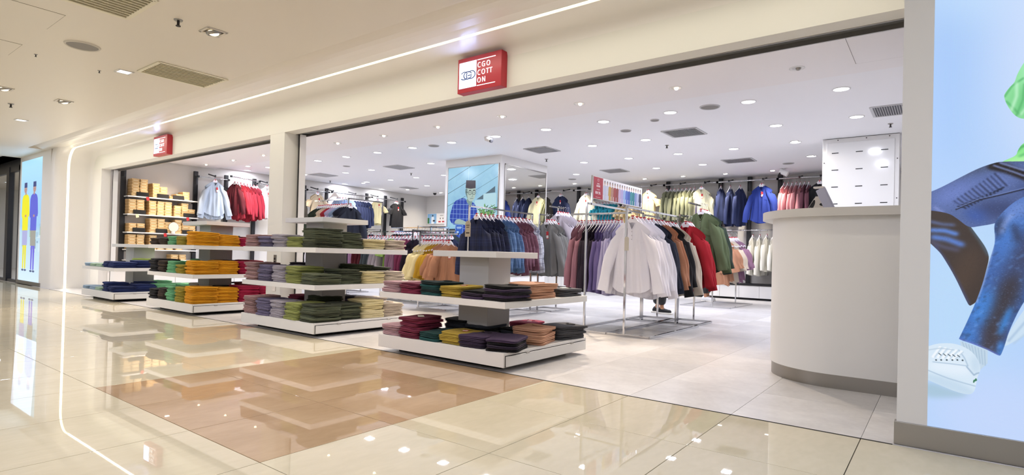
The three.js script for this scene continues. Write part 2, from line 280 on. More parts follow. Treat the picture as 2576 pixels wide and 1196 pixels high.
  // sprinklers
  const spr = (x, y, z, label, k = 1) => { const t = thing('sprinkler', label, 'sprinkler', [x, y, z]); t.scale.setScalar(k); part(t, 'escutcheon', cyl(0.035, 0.01, 0, -0.005, 0, 16, 0.04), M.steel); part(t, 'stem', cyl(0.012, 0.05, 0, -0.03, 0, 10), M.dark); part(t, 'deflector', cyl(0.022, 0.006, 0, -0.058, 0, 12), M.dark); };
  spr(-12.37, YS, -11.38, 'small dark sprinkler below the left grey air grille'); spr(-16.2, YS, -11.32, 'small dark sprinkler by the left wall of the shop'); spr(-7.57, YS, -11.29, 'small dark sprinkler right of the mirror column top'); spr(-4.49, YS, -11.09, 'small dark sprinkler over the printed sign board end'); spr(-0.69, YS, -11.17, 'small sprinkler in front of the slotted panel top');
  spr(-5.8, YM, -2.33, 'dark sprinkler beside the bright square spot in the mall ceiling'); spr(-11.51, YM, -2.27, 'dark sprinkler at the far left of the mall ceiling'); spr(-8.26, YM, -1.83, 'tiny sprinkler below the ceiling hatch lines', 0.45); spr(-8.32, YM, -2.46, 'tiny pale sprinkler left of the white square lamp', 0.5);
  // cameras
  const cam = thing('dome_camera', 'white security camera by a downlight in front of the screen column', 'camera', [-7.2, YS, -8.6]);
  part(cam, 'base', cyl(0.055, 0.03, 0, -0.015, 0, 20), M.white); part(cam, 'body', cyl(0.042, 0.13, 0, 0, 0, 18).rotateZ(1.25).translate(0.04, -0.06, 0), M.white); part(cam, 'lens', cyl(0.04, 0.03, 0, 0, 0, 18).rotateZ(1.25).translate(0.115, -0.088, 0), M.black);
  const cam2 = thing('dome_camera', 'black dome camera high in the far left corner', 'camera', [-15.3, YS, -15.3]); part(cam2, 'base', cyl(0.07, 0.04, 0, -0.02, 0, 18), M.white); part(cam2, 'dome', new THREE.SphereGeometry(0.065, 16, 10), M.black).position.y = -0.05;
  const cam3 = thing('projector_spot', 'white ceiling projector head with black lens near the pink shirts', 'projector', [-3.12, YS, -15.2]); part(cam3, 'body', cyl(0.07, 0.2, 0, 0, 0, 16).rotateZ(1.1).translate(0, -0.1, 0), M.white); part(cam3, 'lens', cyl(0.075, 0.02, 0, 0, 0, 16).rotateZ(1.1).translate(-0.1, -0.15, 0), M.black); part(cam3, 'bracket', cyl(0.02, 0.08, 0, -0.03, 0), M.white);
  // mall ceiling
  const mv = vent(-7.59, -3.13, 0.62, 0.78, 'beige slatted air vent beside the soffit edge', YM, M.vent); const mv2 = vent(-5.84, -1.63, 0.68, 0.8, 'beige air vent cut by the top edge of the mall ceiling', YM, M.vent);
  const sqFrame = (s) => merge([rb(s, 0.012, 0.025, 0, -0.004, -s / 2 + 0.012), rb(s, 0.012, 0.025, 0, -0.004, s / 2 - 0.012), rb(0.025, 0.012, s, -s / 2 + 0.012, -0.004, 0), rb(0.025, 0.012, s, s / 2 - 0.012, -0.004, 0)]);
  const gim = (x, z, label, on) => {
    const t = thing('gimbal_spot', label, 'light', [x, YM, z]); part(t, 'frame', sqFrame(0.2), mat(0xc9c4bb, { roughness: 0.4 })); part(t, 'recess', bx(0.16, 0.003, 0.16, 0, -0.001, 0), M.dark);
    part(t, 'holder', ring(0.05, 0.072, 0.03), M.steel).rotation.set(0.3, 0, 0); part(t, 'lamp', new THREE.SphereGeometry(0.052, 16, 8).scale(1, 0.45, 1), glow(0xffe2b4, on ? 7 : 0.4)).position.y = -0.014;
    spot(WARM, L.mallSpot, [x, YM - 0.06, z], [x + 0.2, 0, z + 0.1], 0.75, 0.7, 3);
  };
  gim(-5.81, -2.66, 'square tilting spot glowing warm beside the top sprinkler', true); gim(-10.57, -2.69, 'square tilting spot glowing warm left of the beige vent', true); gim(-10.45, -1.98, 'square tilting spot at the left picture edge', true); gim(-3.45, -2.67, 'square tilting spot past the top of the picture', true);
  const led = (x, z, label, I = 1) => {
    const t = thing('square_lamp', label, 'light', [x, YM, z]); part(t, 'frame', sqFrame(0.17), M.white); part(t, 'diffuser', bx(0.13, 0.004, 0.13, 0, -0.003, 0), glow(0xf0f2ff, 5));
    area(MALL, L.mallPanel * I, 0.13, 0.13, [x, YM - 0.012, z], [x, 0, z]);
  };
  led(-8.09, -2.65, 'white square lamp left of the beige vent', 0.7); led(-12.86, -2.68, 'white square lamp at the far left of the mall ceiling', 0.7); led(-17.6, -2.4, 'white square lamp in front of the far left poster', 1.3); led(-15.2, -2.0, 'white square lamp before the left portal leg', 0.9); led(-3.4, -1.9, 'white square lamp above the picture, in line with the beige vent', 0.5);
  let n = 0; for (const x of [-20, -15.2, -10.4, -5.6, -0.8]) for (const z of [-0.2, 2.2, 4.6]) { n++; led(x, z, `white square lamp ${ORD[n]} in the mall ceiling behind the viewer`, 1.5); }
  led(1.2, -1.6, 'white square lamp in front of the right poster pier', 1.2); for (const [x, w] of [[-20, 'nearer'], [-23, 'middle'], [-26.5, 'farther']]) led(x, -5.2, `white square lamp inside the neighbouring glazed shop, ${w} one`, 2);
  // hatches: raised thin frames flush with the ceiling
  for (const [x, z, w, label] of [[-6.9, -1.38, 0.58, 'square flush hatch outlined in the mall ceiling, nearer one'], [-8.28, -1.36, 0.58, 'square flush hatch outlined in the mall ceiling, farther one']]) { const t = thing('ceiling_hatch', label, 'hatch', [x, YM, z]); part(t, 'panel', rb(w, 0.006, w, 0, -0.001, 0, 0.002), M.ceilMall); part(t, 'gap', bx(w + 0.007, 0.003, w + 0.007, 0, -0.0005, 0), mat(0x8a8172)); }
}

// ------------------------------------------------------------------ signs and posters
const font = await new FontLoader().loadAsync('fonts/droid/droid_sans_bold.typeface.json');
const fontR = await new FontLoader().loadAsync('fonts/droid/droid_sans_regular.typeface.json');
function letters(s, size, depth, f = fontR) { const g = new TextGeometry(s, { font: f, size, depth, curveSegments: 4, bevelEnabled: false }); return g; }
const poly = (c, p, sx, sy, H) => { c.beginPath(); for (let i = 0; i < p.length; i += 2) { const X = p[i] * sx, Y = H - p[i + 1] * sy; i ? c.lineTo(X, Y) : c.moveTo(X, Y); } c.closePath(); };
function smooth(c, p, sx, sy, H, close = true) {   // rounded outline through points
  const q = []; for (let i = 0; i < p.length; i += 2) q.push([p[i] * sx, H - p[i + 1] * sy]); const n = q.length; c.beginPath();
  if (close) { c.moveTo((q[n - 1][0] + q[0][0]) / 2, (q[n - 1][1] + q[0][1]) / 2); for (let i = 0; i < n; i++) { const b = q[(i + 1) % n]; c.quadraticCurveTo(q[i][0], q[i][1], (q[i][0] + b[0]) / 2, (q[i][1] + b[1]) / 2); } c.closePath(); }
  else { c.moveTo(...q[0]); for (let i = 1; i < n; i++) c.lineTo(...q[i]); }
}
function litPanel(tex, k) { return new THREE.MeshStandardMaterial({ color: 0x0a0a0a, emissive: 0xffffff, emissiveMap: tex, emissiveIntensity: k, roughness: 0.25 }); }
{
  const logo = canvas(256, 384, (c, w, h) => {
    c.fillStyle = '#fff'; c.fillRect(0, 0, w, h); c.strokeStyle = '#0c2f5c'; c.lineWidth = 13; c.lineCap = 'round';
    const r = 56, y = h * 0.52;
    c.beginPath(); c.arc(78, y, r, -2.4, -0.75); c.stroke(); c.beginPath(); c.arc(78, y, r, 0.75, 2.4); c.stroke(); c.beginPath(); c.moveTo(120, y - 38); c.quadraticCurveTo(98, y, 120, y + 38); c.stroke();
    c.beginPath(); c.arc(128, y, r, 0.35, 6.0 - 0.1); c.stroke(); c.beginPath(); c.moveTo(132, y + 4); c.lineTo(184, y + 4); c.stroke(); c.beginPath(); c.arc(180, y, r, -2.3, 2.3); c.stroke();
  });
  const lit = glow(0xffffff, L.sign), red = mat(0xae2433, { roughness: 0.35 });
  const signAt = (x, label) => {
    const w = 0.6, h = 0.37, t = thing('shop_sign', label, 'sign', [x, 2.925, ZF]);
    part(t, 'box', rb(w, h, 0.1, 0, 0, 0.05, 0.004), red);
    const pm = new THREE.MeshStandardMaterial({ color: 0x0a0a0a, emissive: 0xe6ecff, emissiveMap: logo, emissiveIntensity: L.sign, roughness: 0.3 });
    part(t, 'logo_panel', new THREE.PlaneGeometry(0.245, 0.28).translate(-0.155, 0.0, 0.1022), pm);
    part(t, 'logo_rim', rb(0.25, 0.285, 0.004, -0.155, 0, 0.1, 0.001), red);
    const tx = []; const add = (s, dx, y) => tx.push(letters(s, 0.054, 0.004).translate(-0.022 + dx, y, 0.1));
    add('C', 0, 0.052); add('G', 0.058, 0.052); add('O', 0.122, 0.052); add('C', 0, -0.028); add('O', 0.056, -0.028); add('T', 0.122, -0.028); add('T', 0.166, -0.028); add('O', 0, -0.108); add('N', 0.064, -0.108);
    part(t, 'lettering', merge(tx), lit); part(t, 'bar_line', bx(0.245, 0.007, 0.006, 0.1, 0.135, 0.101), lit); part(t, 'bar_line', bx(0.245, 0.007, 0.006, 0.1, -0.137, 0.101), lit);
    area(0x9fb4ff, L.sign * 4, 0.22, 0.26, [x - 0.155, 2.925, ZF + 0.112], [x - 0.155, 2.9, 0]);
  };
  signAt(-3.9, 'red illuminated shop sign with white logo panel above the wide entrance'); signAt(-11.82, 'smaller looking red illuminated shop sign above the left bay');

  // right light box: seated figure in dark jeans and a white sneaker
  const W = 1.9, H = 2.9;
  const pr = canvas(1216, 1856, (c, w, h) => {
    const s = 640, P = (p) => smooth(c, p, s, s, h), O = (p) => smooth(c, p, s, s, h, false), rd = rng(4);
    const soft = (px) => { c.filter = px ? `blur(${px}px)` : 'none'; };
    const ST = (p, col, lw, bl = 0, al = 1) => { soft(bl); c.globalAlpha = al; c.strokeStyle = col; c.lineWidth = lw; c.lineCap = c.lineJoin = 'round'; O(p); c.stroke(); soft(0); c.globalAlpha = 1; };
    const BL = (x, y, rx, ry, col, bl, al = 1, rot = 0) => { soft(bl); c.globalAlpha = al; c.fillStyle = col; c.beginPath(); c.ellipse(x * s, h - y * s, rx * s, ry * s, rot, 0, 7); c.fill(); soft(0); c.globalAlpha = 1; };
    c.fillStyle = '#b3d1f9'; c.fillRect(0, 0, w, h);
    for (const [x, y, rx, ry, col, al] of [[0.05, 1.9, 0.12, 0.5, '#a3c5f6', 0.8], [0.25, 2.5, 0.3, 0.3, '#bfdcfc', 0.9], [0.45, 2.0, 0.18, 0.7, '#cfdffb', 0.8], [0.1, 0.6, 0.2, 0.4, '#b9d9f7', 0.8], [0.35, 0.1, 0.35, 0.25, '#c3d6fb', 0.9], [1.2, 1.5, 0.6, 1.4, '#c6dbfa', 0.9], [0.2, 1.0, 0.14, 0.12, '#bcdcf8', 0.8]]) BL(x, y, rx, ry, col, 60, al);
    soft(8); c.fillStyle = '#9fbfcf'; c.globalAlpha = 0.7; P([-0.02, 0.25, 0.109, 0.215, 0.185, 0.205, 0.15, 0.18, 0.08, 0.165, -0.02, 0.15]); c.fill(); c.globalAlpha = 1; soft(0);
    // far shoe
    c.fillStyle = '#cadff2'; P([0.6, 0.92, 0.46, 0.8, 0.386, 0.666, 0.329, 0.54, 0.305, 0.461, 0.354, 0.5, 0.46, 0.599, 0.6, 0.7]); c.fill(); ST([0.33, 0.5, 0.39, 0.6, 0.46, 0.7, 0.56, 0.8], '#a6c1de', 5, 2); ST([0.35, 0.49, 0.42, 0.575, 0.52, 0.66], '#b2cbe4', 4, 2);
    // sweater
    c.save(); c.fillStyle = '#92e2a0'; P([0.9, 2.3, 0.5, 2.1, 0.40, 1.97, 0.37, 1.93, 0.344, 1.87, 0.338, 1.835, 0.318, 1.813, 0.298, 1.78, 0.296, 1.765, 0.305, 1.729, 0.33, 1.675, 0.355, 1.646, 0.384, 1.638, 0.477, 1.641, 0.9, 1.7]); c.fill(); c.clip();
    BL(0.37, 1.73, 0.05, 0.09, '#6fca84', 16, 0.8); BL(0.42, 1.9, 0.05, 0.1, '#a9efc4', 16, 0.8); for (const p of [[0.298, 1.765, 0.325, 1.815, 0.37, 1.85], [0.345, 1.66, 0.37, 1.74, 0.375, 1.82], [0.305, 1.74, 0.335, 1.70, 0.36, 1.66]]) ST(p, '#58b56f', 5, 2); ST([0.325, 1.69, 0.345, 1.76, 0.345, 1.83], '#c9f7d4', 6, 3); ST([0.36, 1.66, 0.385, 1.7, 0.41, 1.69], '#c9f7d4', 5, 3); c.restore();
    c.save(); c.fillStyle = '#8ae68d'; P([0.9, 1.56, 0.479, 1.56, 0.375, 1.523, 0.352, 1.479, 0.349, 1.454, 0.306, 1.434, 0.29, 1.424, 0.33, 1.405, 0.42, 1.39, 0.6, 1.37, 0.9, 1.37]); c.fill(); c.clip(); BL(0.38, 1.43, 0.08, 0.02, '#b6f5a9', 8, 0.9); ST([0.345, 1.475, 0.37, 1.5, 0.42, 1.51], '#3f9d58', 6, 3); ST([0.36, 1.45, 0.4, 1.47, 0.45, 1.46], '#4fb168', 5, 3); c.restore();
    const denim = (n, x0, x1, y0, y1, a, b) => { for (let i = 0; i < n; i++) { const x = x0 + rd() * (x1 - x0), y = y0 + rd() * (y1 - y0); c.globalAlpha = 0.16; c.fillStyle = rd() < 0.5 ? a : b; c.fillRect(x * s, h - y * s, 1 + rd() * 3, 1 + rd() * 2); } c.globalAlpha = 1; };
    // inner lower leg
    c.save(); c.fillStyle = '#3f3430'; P([-0.05, 1.25, -0.05, 1.06, 0.0, 1.0, 0.04, 0.955, 0.058, 0.925, 0.11, 0.82, 0.16, 0.69, 0.172, 0.668, 0.182, 0.676, 0.198, 0.69, 0.213, 0.733, 0.235, 0.85, 0.248, 0.92, 0.244, 0.95, 0.229, 0.99, 0.2, 1.04, 0.165, 1.1, 0.111, 1.19, 0.013, 1.23]); c.fill(); c.clip();
    BL(0.15, 0.85, 0.05, 0.14, '#4d3d34', 18, 0.9, 0.3); ST([0.0, 1.12, 0.05, 1.105, 0.1, 1.1], '#6379b4', 7, 4); ST([0.005, 1.073, 0.06, 1.07, 0.11, 1.052], '#5f8be0', 14, 5); ST([0.012, 1.035, 0.07, 1.025, 0.135, 0.995], '#5b85dc', 16, 6); ST([0.0, 1.01, 0.06, 0.98, 0.12, 0.965], '#5a5f86', 8, 6); ST([0.02, 0.985, 0.07, 0.9, 0.12, 0.79, 0.165, 0.68], '#46538c', 8, 4, 0.9); ST([0.17, 1.09, 0.215, 1.01, 0.247, 0.94], '#55768f', 8, 4, 0.8); denim(900, 0, 0.26, 0.66, 1.2, '#5c4a40', '#2c2522'); c.restore();
    // thigh
    c.save(); c.fillStyle = '#54679c'; P([-0.06, 1.265, 0.0, 1.285, 0.052, 1.312, 0.136, 1.364, 0.202, 1.402, 0.255, 1.421, 0.29, 1.428, 0.377, 1.422, 0.9, 1.395, 0.9, 1.3, 0.379, 1.235, 0.32, 1.17, 0.29, 1.12, 0.265, 1.104, 0.21, 1.094, 0.162, 1.083, 0.12, 1.13, 0.07, 1.17, -0.06, 1.19]); c.fill(); c.clip();
    BL(0.2, 1.40, 0.2, 0.025, '#47546f', 12, 0.9, -0.3); BL(0.1, 1.27, 0.11, 0.045, '#6f84cc', 22, 0.9, -0.5); BL(0.27, 1.33, 0.12, 0.03, '#6478b6', 18, 0.9, -0.2); BL(0.28, 1.18, 0.1, 0.045, '#34406a', 18, 0.9); BL(0.19, 1.15, 0.05, 0.03, '#3a59a8', 14, 0.9, 0.6); BL(0.45, 1.28, 0.1, 0.05, '#3f4e80', 18, 0.8);
    for (const p of [[0.27, 1.418, 0.33, 1.385, 0.40, 1.345, 0.5, 1.3], [0.25, 1.405, 0.31, 1.383, 0.37, 1.35, 0.43, 1.31]]) ST(p, '#1d1718', 20, 4); for (const p of [[0.285, 1.422, 0.36, 1.385, 0.46, 1.34], [0.26, 1.41, 0.34, 1.37, 0.42, 1.325]]) ST(p, '#7f8fc4', 5, 2);
    for (let i = 0; i < 12; i++) { const x = 0.115 + i * 0.017, y = 1.2 + i * 0.0085, l = 0.03 + i * 0.004; ST([x, y, x + 0.028 - i * 0.004, y - 0.01 + (i > 4 ? 0.0 : 0.004), x + 0.034 - i * 0.004, y - 0.012], '#1b2138', 4, 1.5); ST([x - l * 0.5, y + l, x + 0.012, y + 0.008], i % 2 ? '#232b4a' : '#2f3b66', 5, 2); ST([x - l * 0.5 + 0.008, y + l, x + 0.02, y + 0.008], '#7388cc', 4, 2.5, 0.7); }
    ST([0.108, 1.184, 0.16, 1.212, 0.204, 1.232, 0.289, 1.254, 0.45, 1.3], '#1c2033', 4, 1); ST([0.111, 1.19, 0.204, 1.238, 0.289, 1.26, 0.45, 1.306], '#7d90c8', 2, 1); ST([0.015, 1.2, 0.03, 1.185, 0.05, 1.17], '#8796d4', 8, 5); denim(2500, 0, 0.6, 1.08, 1.43, '#8fa3de', '#26304f'); c.restore();
    // near leg
    c.save(); c.fillStyle = '#3f66ad'; P([0.9, 1.36, 0.5, 1.3, 0.379, 1.243, 0.336, 1.211, 0.29, 1.155, 0.268, 1.11, 0.266, 1.08, 0.271, 1.027, 0.268, 0.99, 0.251, 0.919, 0.211, 0.733, 0.165, 0.59, 0.132, 0.495, 0.129, 0.487, 0.19, 0.469, 0.255, 0.442, 0.296, 0.417, 0.303, 0.43, 0.317, 0.482, 0.332, 0.557, 0.386, 0.714, 0.46, 0.83, 0.6, 1.0, 0.9, 1.1]); c.fill(); c.clip();
    BL(0.36, 1.18, 0.08, 0.05, '#6f8fd4', 18, 0.9, -0.6); BL(0.33, 1.02, 0.035, 0.12, '#4d86dc', 18, 0.9, 0.2); BL(0.38, 0.93, 0.045, 0.2, '#3b3f5c', 20, 0.95, 0.35); BL(0.3, 0.68, 0.05, 0.17, '#3a3338', 16, 0.95, 0.35); BL(0.265, 0.5, 0.045, 0.09, '#40373c', 12, 0.9, 0.3); BL(0.22, 0.66, 0.035, 0.11, '#3f86da', 14, 0.9, 0.3); BL(0.17, 0.52, 0.03, 0.04, '#3f7fd0', 12, 0.9); BL(0.315, 0.6, 0.012, 0.08, '#3c8be0', 6, 0.9, 0.3); BL(0.3, 0.46, 0.012, 0.04, '#3f82d4', 6, 0.9); BL(0.285, 1.09, 0.015, 0.06, '#2b2f44', 9, 0.9, 0.2);
    ST([0.335, 1.15, 0.31, 1.11, 0.295, 1.06], '#9fb4ec', 9, 6, 0.8); ST([0.268, 1.05, 0.26, 0.96, 0.228, 0.8, 0.2, 0.69], '#9fb6e6', 4, 2, 0.9); ST([0.345, 1.09, 0.36, 1.02], '#2a2c3f', 16, 8, 0.8); ST([0.129, 0.489, 0.19, 0.471, 0.255, 0.444, 0.296, 0.419], '#6a78c8', 5, 2);
    denim(5200, 0.12, 0.6, 0.42, 1.3, '#86b2f2', '#1f2333'); for (let i = 0; i < 200; i++) BL(0.13 + rd() * 0.3, 0.43 + rd() * 0.7, 0.004 + rd() * 0.012, 0.002 + rd() * 0.004, rd() < 0.5 ? '#6ea4ee' : '#262a3a', 2, 0.35, -0.8); c.restore();
    // sock and sneaker
    c.fillStyle = '#c1d6e8'; poly(c, [0.135, 0.478, 0.249, 0.444, 0.249, 0.375, 0.212, 0.325, 0.15, 0.4], s, s, h); c.fill(); for (let i = 0; i < 8; i++) ST([0.145 + i * 0.013, 0.475 - i * 0.005, 0.17 + i * 0.01, 0.39 - i * 0.004], '#9db8d0', 2, 1);
    c.save(); c.fillStyle = '#d6e7f6'; P([-0.05, 0.4, -0.01, 0.43, 0.031, 0.452, 0.08, 0.462, 0.125, 0.461, 0.172, 0.44, 0.2, 0.41, 0.218, 0.37, 0.222, 0.331, 0.209, 0.3, 0.204, 0.25, 0.198, 0.22, 0.182, 0.2, 0.15, 0.2, 0.109, 0.209, 0.04, 0.235, -0.05, 0.27]); c.fill(); c.clip();
    BL(0.09, 0.24, 0.12, 0.03, '#c3d9ec', 8, 1, 0.3); BL(0.1, 0.33, 0.1, 0.03, '#e2eefa', 10, 1); BL(0.2, 0.36, 0.02, 0.05, '#c5daed', 8, 1); ST([-0.005, 0.305, 0.04, 0.288, 0.088, 0.272, 0.15, 0.258, 0.201, 0.248], '#a5bed6', 3, 1); ST([0.02, 0.352, 0.1, 0.352, 0.17, 0.35, 0.155, 0.39, 0.13, 0.43], '#a9c1d8', 3, 1); ST([0.165, 0.345, 0.195, 0.305, 0.205, 0.315, 0.215, 0.32], '#9db6cf', 4, 1);
    for (let i = 0; i < 5; i++) { ST([0.02 + i * 0.022, 0.38, 0.05 + i * 0.023, 0.435 - i * 0.003], '#eff6fd', 8, 1); ST([0.028 + i * 0.022, 0.38, 0.058 + i * 0.023, 0.435 - i * 0.003], '#b3c8dc', 2, 1); } ST([0.0, 0.415, 0.05, 0.43, 0.11, 0.428], '#b7cbdd', 3, 1); c.restore();
    c.fillStyle = '#44525c'; for (const [x, y] of [[0.034, 0.364], [0.056, 0.367], [0.08, 0.37], [0.104, 0.373], [0.125, 0.376], [0.147, 0.377]]) { c.beginPath(); c.arc(x * s, h - y * s, 2.6, 0, 7); c.fill(); } for (let i = 0; i < 5; i++) ST([0.045 + i * 0.02, 0.402, 0.055 + i * 0.02, 0.393], '#4d5b66', 2.5);
    c.fillStyle = '#3c7a5c'; c.beginPath(); c.ellipse(0.2 * s, h - 0.278 * s, 6, 3, -0.6, 0, 7); c.fill(); c.beginPath(); c.ellipse(0.195 * s, h - 0.27 * s, 2, 3.5, 0.3, 0, 7); c.fill(); c.beginPath(); c.ellipse(0.203 * s, h - 0.285 * s, 2, 3, 0.3, 0, 7); c.fill();
  });
  const bp = thing('light_box', 'tall backlit poster of a seated figure in dark jeans and a white sneaker', 'poster', [-0.045, 0.13, -3.92]);
  part(bp, 'print', new THREE.PlaneGeometry(W, H).translate(W / 2, H / 2, 0.048), litPanel(pr, L.poster)); part(bp, 'tray', span(0, W, 0, H, 0, 0.046), M.whiteGloss);
  area(0xcfe2ff, L.poster * 0.8, W, H, [-0.045 + W / 2, 0.13 + H / 2, -3.86], [-0.045 + W / 2, 1.5, 0]);

  // left light box: two standing figures
  const pl = canvas(600, 1024, (c, w, h) => {
    const g = c.createLinearGradient(0, 0, 0, h); g.addColorStop(0, '#a8dcf6'); g.addColorStop(0.55, '#9cc9ee'); g.addColorStop(0.6, '#b4d4e6'); g.addColorStop(1, '#cfe6f4'); c.fillStyle = g; c.fillRect(0, 0, w, h);
    const rd = rng(9); c.fillStyle = '#5f86a0'; for (let i = 0; i < 26; i++) { c.globalAlpha = 0.5; c.fillStyle = ['#4c6f86', '#dfeaf0', '#7fa36c', '#8fb3c9'][i % 4]; c.fillRect(rd() * w, h * (0.53 + rd() * 0.2), 20 + rd() * 60, 10 + rd() * 90); } c.globalAlpha = 1;
    const man = (x, top, sc, shirt, trousers, sarong, turn) => {
      const X = 1.75, E = (cx, cy, rx, ry, col, rot = 0) => { c.fillStyle = col; c.beginPath(); c.ellipse(x + cx * sc * X, top + cy * sc, rx * sc * X, ry * sc, rot, 0, 7); c.fill(); };
      const Q = (p, col) => { c.fillStyle = col; c.beginPath(); p.forEach(([a, b], i) => i ? c.lineTo(x + a * sc * X, top + b * sc) : c.moveTo(x + a * sc * X, top + b * sc)); c.closePath(); c.fill(); };
      Q([[-30, 470], [-28, 760], [-8, 765], [0, 520], [10, 765], [30, 760], [34, 470]], trousers); E(-20, 775, 20, 9, '#4d5e86'); E(24, 775, 20, 9, '#4d5e86'); Q([[-44, 420], [-42, 560], [44, 560], [46, 420]], sarong);
      Q([[-46, 130], [-60, 160], [-66, 300], [-50, 310], [-48, 430], [50, 430], [52, 310], [72, 290], [60, 160], [46, 130], [18, 116], [-18, 116]], shirt); Q([[-66, 285], [10, 300], [14, 322], [-60, 318]], shirt); Q([[72, 275], [0, 290], [-6, 312], [66, 312]], shirt); E(6, 305, 14, 11, '#b58f8a');
      E(0, 106, 12, 20, '#b58f8a'); E(turn, 72, 25, 34, '#b9938c'); Q([[-25 + turn, 58], [-23 + turn, 14], [24 + turn, 14], [26 + turn, 58]], '#39477c'); E(turn - 9, 76, 3, 2, '#39354f'); E(turn + 9, 76, 3, 2, '#39354f'); E(turn, 92, 8, 2, '#94645f');
    };
    man(150, 175, 0.98, '#e8e21e', '#e4dc22', '#a7a9d6', -6); man(390, 178, 0.98, '#5a62d0', '#6a62d8', '#9a9a92', 5);
  });
  const bl = thing('light_box', 'far left backlit poster of two standing men in yellow and blue', 'poster', [-18.5, 0.09, -3.955]);
  part(bl, 'print', new THREE.PlaneGeometry(1.76, 2.96).translate(0.88, 1.48, 0.05), litPanel(pl, L.poster * 1.1)); part(bl, 'tray', span(0, 1.76, 0, 2.96, 0, 0.048), M.whiteGloss);
  area(0xbcd8ff, L.poster * 1.4, 1.76, 2.9, [-17.62, 1.55, -3.895], [-17.62, 1.4, 0]);

  // screen column
  const col = structGroup('column');
  part(col, 'core', span(-9.92, -8.14, 0, YS, -12.18, -10.28), M.white);
  const sc = canvas(800, 1000, (c, w, h) => {
    const s = 500, P = (p) => smooth(c, p, s, s, h), rd = rng(17);
    c.fillStyle = '#9fd3ee'; c.fillRect(0, 0, w, h); for (let i = 0; i < 90; i++) { c.globalAlpha = 0.12; c.fillStyle = rd() < 0.5 ? '#c6eefb' : '#7cb6dc'; c.beginPath(); c.ellipse(rd() * w, rd() * h, 10 + rd() * 60, 20 + rd() * 80, rd(), 0, 7); c.fill(); } c.globalAlpha = 1;
    c.strokeStyle = '#1f3348'; for (const [p, lw] of [[[0, 1.68, 0.59, 1.939, 0.8, 2.03], 5], [[0, 1.35, 0.602, 1.601], 5], [[0.7, 1.63, 1.335, 1.921, 1.5, 2.0], 3], [[0.8, 1.35, 1.6, 1.7], 3], [[0, 1.03, 0.59, 1.264], 4]]) { c.lineWidth = lw; smooth(c, p, s, s, h, false); c.stroke(); }
    c.fillStyle = '#c8ecf8'; c.fillRect(0.67 * s, 0, 5, 0.4 * s); c.fillStyle = '#58707f'; poly(c, [1.22, 1.3, 1.516, 1.47, 1.521, 1.316], s, s, h); c.fill(); poly(c, [0.95, 1.17, 1.2, 1.3, 1.16, 1.165], s, s, h); c.fill();
    c.fillStyle = '#bfe6f2'; c.fillRect(1.16 * s, h - 1.3 * s, 0.4 * s, 0.15 * s); c.fillRect(0.9 * s, h - 1.15 * s, 0.66 * s, 0.7 * s);
    c.lineWidth = 7; c.lineCap = 'round'; for (let i = 0; i < 90; i++) { c.strokeStyle = ['#3f7d3f', '#6fae4e', '#2b5c3a', '#8fc66a'][i % 4]; const x = 1.1 + rd() * 0.4, y = 0.5 + rd() * 0.35; smooth(c, [x, y, x + (rd() - 0.5) * 0.16, y + 0.12, x + (rd() - 0.5) * 0.4, y + 0.1 + rd() * 0.12], s, s, h, false); c.stroke(); }
    c.fillStyle = '#31414d'; c.fillRect(0, h - 0.45 * s, 0.5 * s, 0.45 * s);
    c.fillStyle = '#1d44b4'; P([0.604, 1.23, 0.7, 1.03, 0.811, 1.12, 0.9, 1.06, 0.95, 0.98, 0.985, 0.85, 1.0, 0.2, 0.262, 0.2, 0.302, 0.593, 0.376, 0.68, 0.33, 0.56, 0.181, 0.56, 0.075, 0.687, 0.087, 0.8, 0.16, 1.02, 0.22, 1.13, 0.34, 1.2]); c.fill(); c.save(); c.clip();
    c.strokeStyle = '#a9cdf4'; c.lineWidth = 4; for (let i = 0; i < 9; i++) { smooth(c, [0.1 + i * 0.11, 1.3, 0.07 + i * 0.115, 0.2], s, s, h, false); c.stroke(); smooth(c, [0, 1.2 - i * 0.12, 1.1, 1.15 - i * 0.12], s, s, h, false); c.stroke(); } c.restore();
    c.fillStyle = '#a9c2bd'; P([0.26, 0.66, 0.395, 0.71, 0.685, 0.605, 0.75, 0.54, 0.592, 0.545, 0.376, 0.556, 0.24, 0.58]); c.fill();
    c.fillStyle = '#86a29d'; poly(c, [0.66, 1.22, 0.82, 1.16, 0.8, 1.03, 0.73, 1.01, 0.62, 1.14], s, s, h); c.fill(); c.fillStyle = '#bad0c6'; P([0.59, 1.50, 0.749, 1.46, 0.912, 1.47, 0.925, 1.33, 0.89, 1.2, 0.84, 1.145, 0.76, 1.12, 0.68, 1.16, 0.61, 1.29]); c.fill();
    c.fillStyle = '#6f8b8c'; P([0.585, 1.47, 0.66, 1.45, 0.64, 1.3, 0.67, 1.18, 0.61, 1.28, 0.58, 1.36]); c.fill();
    c.fillStyle = '#3b3440'; poly(c, [0.604, 1.663, 0.905, 1.64, 0.912, 1.45, 0.749, 1.442, 0.588, 1.472], s, s, h); c.fill();
    c.strokeStyle = '#14202c'; c.lineWidth = 5; for (const x of [0.735, 0.865]) { c.beginPath(); c.ellipse(x * s, h - 1.345 * s, 27, 24, 0, 0, 7); c.stroke(); } smooth(c, [0.6, 1.37, 0.68, 1.355], s, s, h, false); c.stroke(); c.fillStyle = '#1a2730'; for (const x of [0.735, 0.865]) { c.beginPath(); c.ellipse(x * s, h - 1.345 * s, 8, 5, 0, 0, 7); c.fill(); c.fillRect(x * s - 22, h - 1.41 * s, 44, 6); } c.strokeStyle = '#5f7c7e'; c.lineWidth = 4; smooth(c, [0.8, 1.33, 0.83, 1.25, 0.79, 1.24], s, s, h, false); c.stroke(); c.fillStyle = '#6d7f86'; c.fillRect(0.745 * s, h - 1.205 * s, 50, 7);
